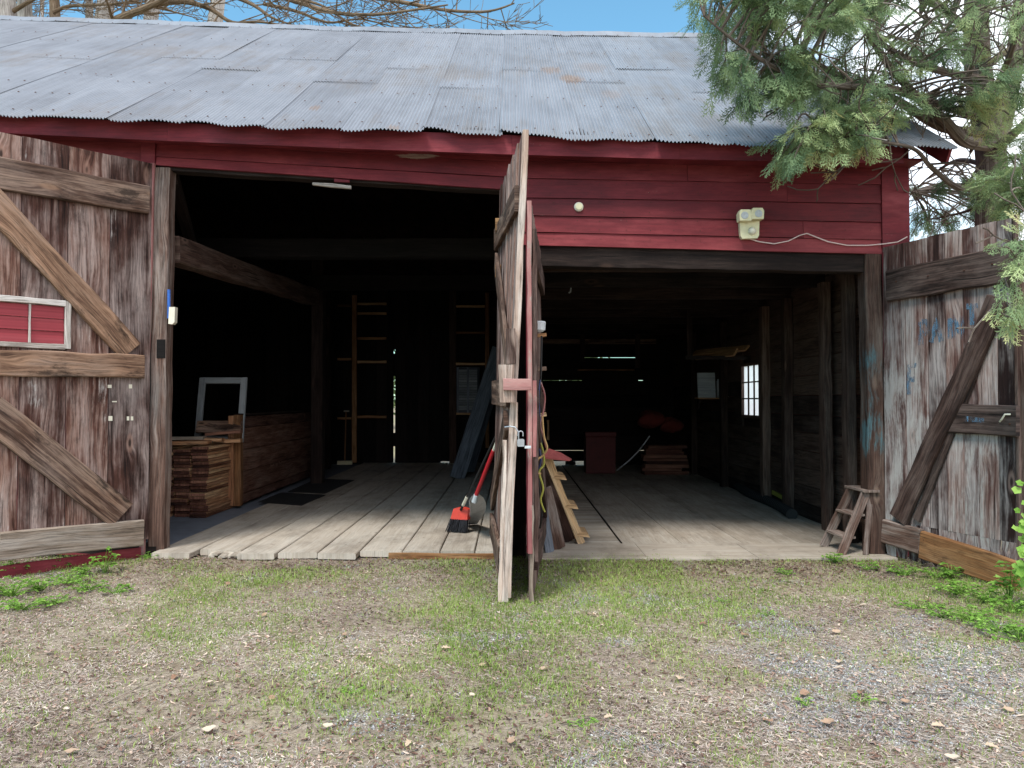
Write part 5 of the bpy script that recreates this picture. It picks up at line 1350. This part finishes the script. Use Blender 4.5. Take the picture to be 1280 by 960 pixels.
# leafy shoot at the right picture edge
q = V((P(1292, 640, 5.5).x, -1.95, 0)); sr_ = empty('shrub', q, 'bright green maple leaved shoot at the far right beside the door', 'shrub')
st = MB(); lf = MB()
for i in range(7):
    t = V((q.x+R(-.18, .12), q.y+R(-.15, .15), R(.35, 1.0))); tube(st, [q, q.lerp(t, .5)+V((.02, 0, .08)), t], [.006, .004, .002], 5)
    for k in range(9):
        cp = q.lerp(t, R(.5, 1.05))+V((R(-.06, .05), R(-.06, .06), R(-.03, .05))); a0 = R(0, 6.28); L = R(.022, .04); nrm_ = V((R(-.4, .2), -.8, R(.2, 1))).normalized(); u = nrm_.orthogonal().normalized(); w = nrm_.cross(u)
        rim = []
        for m_ in range(10):
            a = a0+m_*.628; r = L*(1. if m_ % 2 == 0 else .78); rim.append(cp+(u*math.cos(a)+w*math.sin(a))*r+nrm_*R(-.006, .006))
        b0 = lf.add([cp]+rim); rr = R(.4, 1)
        for m_ in range(10): lf.face((b0, b0+1+m_, b0+1+(m_+1) % 10), [(0, 0)]*3, rr)
st.build('stem', M['dim'], sr_); lf.build('foliage', M['weed'], sr_)

# ============================================================ TREES
def bark(name, dk, md, lt, su=3., sv=26.):
    b = NB(name); uv = b.uv(); o = b.obj()
    n1 = b.noise(b.vec(uv, (su, sv, 1)), 1, 6, .7, .6); n2 = b.noise(o, 1.1, 4, .6); n3 = b.noise(b.vec(uv, (2., 6., 1)), 1, 4, .6)
    f = b.math('ADD', b.math('MULTIPLY', n1, .6), b.math('ADD', b.math('MULTIPLY', n2, .2), b.math('MULTIPLY', n3, .25)))
    return b.fin(b.ramp(f, [(.38, dk), (.52, md), (.66, lt)]), .95, n1, .9, .02, spec=.15)
M['bark_pale'] = bark('pale furrowed bark', c(104, 96, 90), c(166, 158, 152), c(204, 198, 192))
M['bark_brown'] = bark('brown limb bark', c(70, 56, 44), c(116, 98, 80), c(150, 132, 114))
M['bark_cedar'] = bark('stringy cedar bark', c(58, 48, 42), c(104, 92, 84), c(150, 140, 132), 1.5, 34.)
def curve(pts, n):
    pts = [V(p) for p in pts]; out = []
    m = len(pts)-1
    for i in range(m):
        p0, p1, p2, p3 = pts[max(i-1, 0)], pts[i], pts[i+1], pts[min(i+2, m)]
        for k in range(n):
            t = k/n; out.append(.5*((2*p1)+(p2-p0)*t+(2*p0-5*p1+4*p2-p3)*t*t+(3*p1-p0-3*p2+p3)*t**3))
    out.append(pts[-1]); return out
def twigs(mb, p, d, L, r, depth, droop=.0, wig=.25):
    n = max(3, int(L/.25)); pts = [V(p)]; d = V(d).normalized(); rad = [r]
    for i in range(n):
        d = (d+V((R(-wig, wig), R(-wig, wig), R(-wig, wig)+.04-droop))*.55).normalized()
        pts.append(pts[-1]+d*(L/n)); rad.append(max(.006, r*(1-.75*(i+1)/n)))
    tube(mb, pts, rad, 5 if r < .05 else 7, cap=False)
    if depth > 0:
        for i in range(1, n+1):
            for _ in range(1 if random.random() < .55 else 2):
                if random.random() < .8:
                    t = (pts[i]-pts[i-1]).normalized(); o = V((R(-1, 1), R(-1, 1), R(-.6, 1)))
                    dd = (t*.7+o*.75).normalized(); twigs(mb, pts[i], dd, L*R(.3, .55), max(.007, rad[i]*.6), depth-1, droop, wig)
def bare_tree(px, D, r, top_px, lab, limbs, H=13., mat='bark_pale', lean_base=0.):
    top = P(top_px, -40, D); base = V((P(px, 40, D).x-lean_base, D-7.4, -.05))
    mid = P(px, 34, D)
    root = empty('bare_tree', base, lab, 'tree', 'bare trees behind the barn')
    tp = top+(top-mid).normalized()*(H-top.z); mb = MB()
    pts = curve([base, base.lerp(mid, .5)+V((R(-.1, .1), 0, 0)), mid, top, tp], 5); k = len(pts)
    tube(mb, pts, [r*(1.25-.35*min(1, i/10)) if i < 10 else r*(.9-.75*(i-10)/(k-10)) for i in range(k)], 14, .5, cap=True)
    mb.build('trunk', M[mat], root)
    mb = MB()
    for pp, rr in limbs:
        q = [P(x, y, d) for x, y, d in pp]; cv = curve(q, 5); m_ = len(cv)
        tube(mb, cv, [rr*.72*(1-.8*i/m_) for i in range(m_)], 9, cap=True)
        for i in range(3, m_, 2):
            t = (cv[i]-cv[i-1]).normalized()
            for _ in range(1): twigs(mb, cv[i], (t*.8+V((R(-.8, .8), R(-.6, .6), R(-.7, .9)))), R(.8, 1.9), max(.015, rr*.28*(1-.6*i/m_)), 2)
    for i in range(7):
        p = tp.lerp(top, R(0, .9)); twigs(mb, p, V((R(-1, 1), R(-1, 1), R(.2, 1))), R(2, 3.5), .05, 2)
    mb.build('branches', M['bark_brown'], root)
T1 = 20.5
bare_tree(8, T1, .30, 2, 'thick pale bare trunk at the far left above the ridge', [([(10, 18, T1), (60, -10, T1-.4), (140, -40, T1-1)], .09)])
bare_tree(31, T1+1.5, .23, 29, 'straight pale bare trunk second from the left', [])
bare_tree(53, T1+6, .06, 52, 'thin dark sapling trunk between the left trunks', [], 9)
bare_tree(69, T1+.8, .16, 62, 'brownish forked bare trunk third from the left', [([(66, 16, T1), (85, 8, T1), (120, 6, T1-.3), (150, 4, T1-.5), (220, -8, T1-1)], .08)], mat='bark_brown')
bare_tree(112, T1+2.2, .13, 108, 'slim grey bare trunk beside the leaning trunk', [])
bare_tree(128, T1+.3, .26, 143, 'broad pale trunk leaning right in the middle of the group', [([(132, 32, T1-.5), (152, 22, T1-.8), (185, 9, T1-1.2), (212, -4, T1-1.5), (260, -25, T1-2)], .17)], lean_base=1.2)
bare_tree(187, T1+.9, .22, 205, 'pale trunk leaning right below the arching limb', [([(150, 24, T1-.2), (185, 8, T1-.4), (228, 2, T1-.6), (262, 11, T1-.8), (290, 28, T1-1), (320, 27, T1-1.2), (352, 31, T1-1.3)], .13), ([(200, -5, T1), (260, -12, T1-.3), (310, 3, T1-.6), (340, 22, T1-.8), (365, 31, T1-1)], .11)], lean_base=1.2)
bare_tree(268, T1+1.6, .24, 282, 'rightmost pale trunk, leaning right, with long limbs to the right', [
    ([(285, -20, T1), (330, -10, T1-.5), (370, 2, T1-.8), (420, 16, T1-1.2), (470, 18, T1-1.6), (520, 12, T1-2), (560, 6, T1-2.2)], .11),
    ([(310, -30, T1), (370, -20, T1-.5), (440, -8, T1-1), (510, 4, T1-1.5), (560, 13, T1-1.9), (610, 14, T1-2.2), (643, 4, T1-2.4)], .11),
    ([(330, 5, T1), (370, 14, T1-.4), (410, 28, T1-.7), (450, 24, T1-.9), (500, 36, T1-1.2)], .07),
    ([(350, -4, T1), (400, 6, T1-.6), (440, 30, T1-1), (470, 36, T1-1.2)], .06)], lean_base=1.2)
# ---------------- distant hedge of trees round the yard so that no bare horizon shows
HED = []
def leaf_cloud(n, cen, rad, size, seed):
    r_ = np.random.default_rng(seed)
    d = r_.normal(size=(n, 3)); d /= np.linalg.norm(d, axis=1)[:, None]; rr = r_.random(n)**.4
    lump = 1+.28*np.sin(d[:, 0]*5+seed)*np.sin(d[:, 2]*4+seed*2)+.2*np.sin(d[:, 1]*9+seed)
    c_ = np.array(cen)+d*(rr*lump)[:, None]*np.array(rad)
    u = r_.normal(size=(n, 3)); u /= np.linalg.norm(u, axis=1)[:, None]; w = np.cross(u, r_.normal(size=(n, 3))); w /= np.linalg.norm(w, axis=1)[:, None]
    s = size*r_.uniform(.5, 1.4, n)[:, None]
    v = np.stack([c_-u*s, c_+w*s*.6, c_+u*s, c_-w*s*.6], 1).reshape(-1, 3)
    return v, np.arange(4*n).reshape(-1, 4), np.clip(r_.normal(.5, .22, n), 0, 1)
M['far_leaf'] = scatter_mat('far foliage', [(0, c(40, 54, 34)), (.5, c(74, 92, 56)), (1, c(112, 126, 82))], .9, .2)
for i, (x, y, h, w) in enumerate(((16, 14, 6, 4), (22, 6, 7, 4.5), (20, -3, 6, 4), (13, 24, 5.5, 4), (3, 34, 4.5, 5), (-8, 33, 4.5, 5), (-20, 30, 5, 5), (-24, 12, 6, 5))):
    rt = empty('leafy_tree', (x, y, 0), ['round green tree far beyond the barn', 'dense green tree beyond the cedar'][i % 2], 'tree', 'green trees far beyond the barn')
    mb = MB(); tube(mb, [(x, y, -.05), (x+.1, y, h*.4), (x, y, h*.75)], [.22, .17, .06], 10); mb.build('trunk', M['bark_brown'], rt)
    v, f, r_ = leaf_cloud(2600, (0, 0, h*.58), (w*.55, w*.55, h*.42), .16, i+2); np_object('crown', v, f, r_, M['far_leaf'], parent=rt)

# ============================================================ THE CEDAR
DT = 8.7
tx = lambda px, D=DT: (px-640)/F*D
base = V((tx(1243), DT-7.4, -.05))
cedar = empty('cedar_tree', base, 'tall cedar with drooping green sprays hanging over the barn roof', 'tree')
mb = MB()
tr = curve([base, P(1243, 480, DT), P(1240, 300, DT), P(1239, 200, DT), P(1222, 80, DT+.05), P(1220, -40, DT+.1), P(1214, -260, DT+.1)], 6); k = len(tr)
tube(mb, tr, [.21-.11*i/k for i in range(k)], 14, .5)
tr2 = curve([P(1240, 200, DT), P(1262, 110, DT+.2), P(1275, 20, DT+.3), P(1290, -120, DT+.4)], 5); tube(mb, tr2, [.12-.05*i/len(tr2) for i in range(len(tr2))], 12, .6)
mb.build('trunk', M['bark_cedar'], cedar)
LIMBS = [   # photo point and depth of each limb, from the trunk outwards
    ([(1240, 182, 8.6), (1205, 176, 8.2), (1180, 150, 7.9), (1150, 125, 7.6), (1110, 80, 7.2), (1070, 20, 6.9), (1045, -20, 6.7)], .075),
    ([(1240, 165, 8.6), (1180, 160, 8.1), (1120, 125, 7.7), (1060, 100, 7.3), (1010, 70, 7.0), (970, 20, 6.8)], .06),
    ([(1235, 100, 8.6), (1190, 92, 8.1), (1150, 80, 7.6), (1110, 60, 7.2), (1060, 15, 6.9), (1030, -10, 6.7)], .05),
    ([(1238, 150, 8.6), (1170, 130, 7.8), (1110, 110, 7.1), (1050, 108, 6.6), (990, 95, 6.3), (930, 60, 6.1), (880, 20, 6.0)], .05),
    ([(1240, 235, 8.6), (1200, 235, 7.9), (1165, 210, 7.3), (1140, 185, 6.9), (1080, 175, 6.5), (1030, 168, 6.4)], .035),
    ([(1232, 60, 8.6), (1190, 20, 8.2), (1120, -30, 7.6), (1040, -50, 7.1), (960, -30, 6.7), (900, 0, 6.5)], .05),
    ([(1240, 190, 8.6), (1275, 160, 8.2), (1310, 120, 7.8), (1370, 60, 7.4)], .06),
    ([(1236, 130, 8.6), (1262, 70, 7.9), (1280, 10, 7.3), (1310, -40, 6.8)], .045),
    ([(1240, 270, 8.6), (1285, 250, 7.2), (1310, 280, 6.3), (1296, 330, 5.8), (1275, 345, 5.6)], .03),
    ([(1240, 210, 8.6), (1200, 200, 9.3), (1170, 215, 9.9), (1140, 240, 10.4)], .035),
    ([(1240, 250, 8.6), (1205, 265, 9.2), (1160, 275, 9.8)], .03),
    ([(1238, 110, 8.7), (1200, 60, 9.4), (1150, 20, 10)], .04),
    ([(1238, 80, 8.7), (1290, 40, 9.2), (1340, 10, 9.8)], .04)]
mb = MB(); LP = []
for pp, rr in LIMBS:
    cv = curve([P(*q) for q in pp], 6); m_ = len(cv)
    tube(mb, cv, [rr*(1-.9*i/m_) for i in range(m_)], 8, cap=True); LP += cv[4:]
LPa = np.array([tuple(p) for p in LP])
# spray template: a flat fan, stem with side fans
def spray_template():
    Vv, Ff = [], []
    def rib(p, d, L, w, droop=0):
        p = np.array(p); d = np.array(d)/np.linalg.norm(d); s = np.array([-d[1], d[0], 0]); q = p+d*L+np.array([0, 0, -droop*L]); m = (p+q)/2
        b = len(Vv); Vv.extend([p-s*w*.35, p+s*w*.35, m+s*w*.5, m-s*w*.5, q+s*w*.12, q-s*w*.12]); Ff.extend([[b, b+1, b+2, b+3], [b+3, b+2, b+4, b+5]]); return q
    L = .17
    rib((0, 0, 0), (1, 0, 0), L, .005, .25)
    for i in range(8):
        t = .1+.85*i/8; sgn = 1 if i % 2 else -1; l = L*(.52-.32*abs(t-.4))
        a = math.radians(sgn*R(32, 48)); p = np.array([t*L, 0, -.25*t*t*L]); d = np.array([math.cos(a), math.sin(a), R(-.15, .05)])
        rib(p, d, l, .0066, .15)
        for j in range(4):
            tt = .25+.2*j; a2 = a+math.radians((1 if j % 2 else -1)*R(28, 42)); p2 = p+d*l*tt
            rib(p2, (math.cos(a2), math.sin(a2), R(-.2, .1)), l*.42*(1.15-tt*.5), .0066, .2)
    return np.array(Vv), np.array(Ff)
TEMPL = [spray_template() for _ in range(5)]
sv, sf, srn = [], [], []; nvt = 0
def put_spray(p, d, s, tone):
    global nvt
    d = V(d).normalized(); up = V((R(-.5, .5), R(-.5, .5), 1)); y = up.cross(d).normalized(); z = d.cross(y)
    v, f = TEMPL[random.randrange(5)]
    Mx = np.array([d[:], y[:], z[:]])
    sv.append((v*s)@Mx+np.array(p[:])); sf.append(f+nvt); nvt += len(v); srn.append(np.full(len(f), min(1, max(0, tone+random.gauss(0, .09)))))
def cluster(p, n, size, tone, outward):
    """a twig from the nearest limb carrying n sprays"""
    global mb
    p = V(p); i = int(np.argmin(((LPa-np.array(p[:]))**2).sum(1))); q = V(LPa[i])
    mid = q.lerp(p, .5)+V((R(-.05, .05), R(-.05, .05), R(0, .12)))
    cv = curve([q, mid, p, p+(p-mid).normalized()*size*.6+V((0, 0, -size*.25))], 4)
    L0 = (p-q).length
    tube(mb, cv, [.011*(1-.7*k/len(cv))*min(1.5, .6+L0) for k in range(len(cv))], 5, cap=False)
    half = len(cv)//2
    for k in range(n):
        a = cv[min(len(cv)-1, half+int(random.random()*(len(cv)-half)))]
        t = (cv[-1]-cv[half]).normalized()
        d = t*.6+V((R(-1, 1), R(-1, 1), R(-.9, .35)))*.75+outward*.25
        off = V((R(-1, 1), R(-1, 1), R(-1, .6)))*size*.42
        put_spray(a+off, d, R(.6, 1.15), tone)
# crown regions in the photo: polygon of (x, y), depth range, number
from itertools import cycle
def inpoly(x, y, poly):
    r_ = False; j = len(poly)-1
    for i in range(len(poly)):
        xi, yi = poly[i]; xj, yj = poly[j]
        if (yi > y) != (yj > y) and x < (xj-xi)*(y-yi)/(yj-yi)+xi: r_ = not r_
        j = i
    return r_
REG = [([(866, -45), (862, 5), (884, 25), (890, 70), (905, 95), (960, 90), (1010, 60), (1080, 10), (1090, -45)], (5.9, 7.0), 112, 9, .52),
       ([(893, 70), (898, 108), (918, 128), (955, 112), (1010, 95), (1010, 60), (950, 50)], (6.0, 6.7), 46, 9, .5),
       ([(958, 186), (985, 192), (1060, 176), (1120, 158), (1130, 132), (1090, 122), (1030, 140), (985, 156)], (6.1, 6.9), 56, 9, .66),
       ([(960, 120), (1040, 150), (1140, 150), (1200, 120), (1190, 60), (1100, 30), (1000, 60)], (6.4, 8.2), 78, 7, .47),
       ([(1080, 20), (1120, 80), (1280, 90), (1310, 60), (1310, -60), (1080, -60)], (6.4, 9.4), 145, 9, .5),
       ([(1190, 120), (1190, 165), (1240, 150), (1280, 130), (1310, 90), (1230, 95)], (6.8, 8.0), 24, 9, .66),
       ([(1230, 200), (1230, 262), (1275, 272), (1310, 240), (1310, 150), (1260, 170)], (6.2, 7.8), 46, 11, .6),
       ([(1140, 215), (1138, 290), (1180, 288), (1235, 270), (1225, 215), (1180, 225)], (9.4, 11.2), 42, 9, .34),
       ([(1262, 305), (1250, 326), (1258, 336), (1290, 325), (1310, 300), (1290, 285)], (5.4, 5.7), 8, 7, .7),
       ([(1258, 372), (1256, 384), (1270, 390), (1295, 375), (1300, 345), (1272, 352)], (5.35, 5.6), 6, 7, .66),
       ([(1200, -60), (1100, -260), (1210, -420), (1330, -260), (1300, -60)], (7.6, 9.8), 60, 12, .45)]
for poly, (d0, d1), n, ns, tone in REG:
    xs_, ys_ = [q[0] for q in poly], [q[1] for q in poly]; k = 0; cl = []
    while k < n:
        if cl and random.random() < .55:
            bx_s = random.choice(cl); x, y = bx_s[0]+random.gauss(0, 14), bx_s[1]+random.gauss(0, 12)
        else: x, y = R(min(xs_), max(xs_)), R(min(ys_), max(ys_))
        if not inpoly(x, y, poly): continue
        cl.append((x, y)); D = R(d0, d1)
        cluster(P(x, y, D), int(ns*R(.7, 1.5)), .15, tone+random.gauss(0, .13), V((-.5, -.4, -.3))); k += 1
for i in range(110):   # dead bare twigs inside the crown
    p = V(random.choice([q for q in LP if q.x > 2.2])); twigs(mb, p, (R(-1, .6), R(-1, .5), R(-.7, .6)), R(.3, .9), .007, 1, wig=.5)
mb.build('limbs', M['bark_cedar'], cedar)
M['cedar'] = scatter_mat('cedar foliage', [(0, c(62, 82, 62)), (.3, c(98, 121, 88)), (.6, c(140, 160, 116)), (.85, c(180, 194, 140)), (1, c(198, 192, 140))], .75, .3)
ob = np_object('crown', np.concatenate(sv)-np.array(base[:]), np.concatenate(sf), np.concatenate(srn), M['cedar'], parent=cedar)
# ============================================================ SKY, SUN, CAMERA
EL, AZ = math.radians(56), (-.42, -.72)
S = V((AZ[0], AZ[1], 0)).normalized()*math.cos(EL)+V((0, 0, math.sin(EL)))
W = bpy.data.worlds.new('World'); SC.world = W; W.use_nodes = True
nt = W.node_tree; bg = nt.nodes['Background']; bg.inputs[1].default_value = .13
def wn(t, ins=None, **pr):
    nd = nt.nodes.new(t)
    for k, v in pr.items(): setattr(nd, k, v)
    for k, v in (ins or {}).items():
        if hasattr(v, 'is_output'): nt.links.new(v, nd.inputs[k])
        else: nd.inputs[k].default_value = v
    return nd
sky = wn('ShaderNodeTexSky', sky_type='NISHITA', sun_disc=False, sun_elevation=EL, sun_rotation=math.atan2(S.x, S.y), altitude=50, air_density=1.0, dust_density=.6, ozone_density=2.5)
tc = wn('ShaderNodeTexCoord')
sep = wn('ShaderNodeSeparateXYZ', {0: tc.outputs['Generated']})
mp = wn('ShaderNodeMapping', {0: tc.outputs['Generated'], 3: (1.6, 1.6, 3.2)})
nz = wn('ShaderNodeTexNoise', {'Vector': mp.outputs[0], 'Scale': 1.7, 'Detail': 7., 'Roughness': .58})
def mth(op, a, b): return wn('ShaderNodeMath', {0: a, 1: b}, operation=op).outputs[0]
bias = mth('ADD', mth('MULTIPLY', sep.outputs[0], 1.1), mth('MULTIPLY', sep.outputs[1], -.33))
f = mth('ADD', nz.outputs[0], bias)
mr = wn('ShaderNodeMapRange', {0: f, 1: .47, 2: .74}, interpolation_type='SMOOTHSTEP')
mixn = wn('ShaderNodeMix', data_type='RGBA'); nt.links.new(mr.outputs[0], mixn.inputs[0]); gr = wn('ShaderNodeMix', data_type='RGBA', blend_type='MULTIPLY'); gr.inputs[0].default_value = 1; nt.links.new(sky.outputs[0], gr.inputs[6]); gr.inputs[7].default_value = (.85, 1.22, 1.12, 1); nt.links.new(gr.outputs[2], mixn.inputs[6]); mixn.inputs[7].default_value = (9.0, 9.3, 9.9, 1)
nt.links.new(mixn.outputs[2], bg.inputs[0])
sl = bpy.data.lights.new('sun', 'SUN'); sl.energy = 2.2; sl.angle = math.radians(17); sl.color = (1, .95, .88)
so = bpy.data.objects.new('sun', sl); COL.objects.link(so); so.rotation_euler = (-S).to_track_quat('-Z', 'Y').to_euler(); so.location = (-6, -10, 14)
cam = bpy.data.cameras.new('camera'); cam.sensor_width = 36; cam.lens = 36*F/1280; cam.clip_end = 1500; cam.clip_start = .05
co = bpy.data.objects.new('camera', cam); COL.objects.link(co); co.location = CAM; co.rotation_euler = (math.pi/2+PITCH, 0, 0); SC.camera = co
vs_ = SC.view_settings; vs_.view_transform = 'Standard'; vs_.look = 'None'; vs_.exposure = 0.8; vs_.gamma = 1; vs_.use_curve_mapping = False
SC.render.engine = 'CYCLES'; cy = SC.cycles; cy.use_denoising = True; cy.max_bounces = 6; cy.diffuse_bounces = 3; cy.glossy_bounces = 2; cy.transparent_max_bounces = 8; cy.sample_clamp_indirect = 6
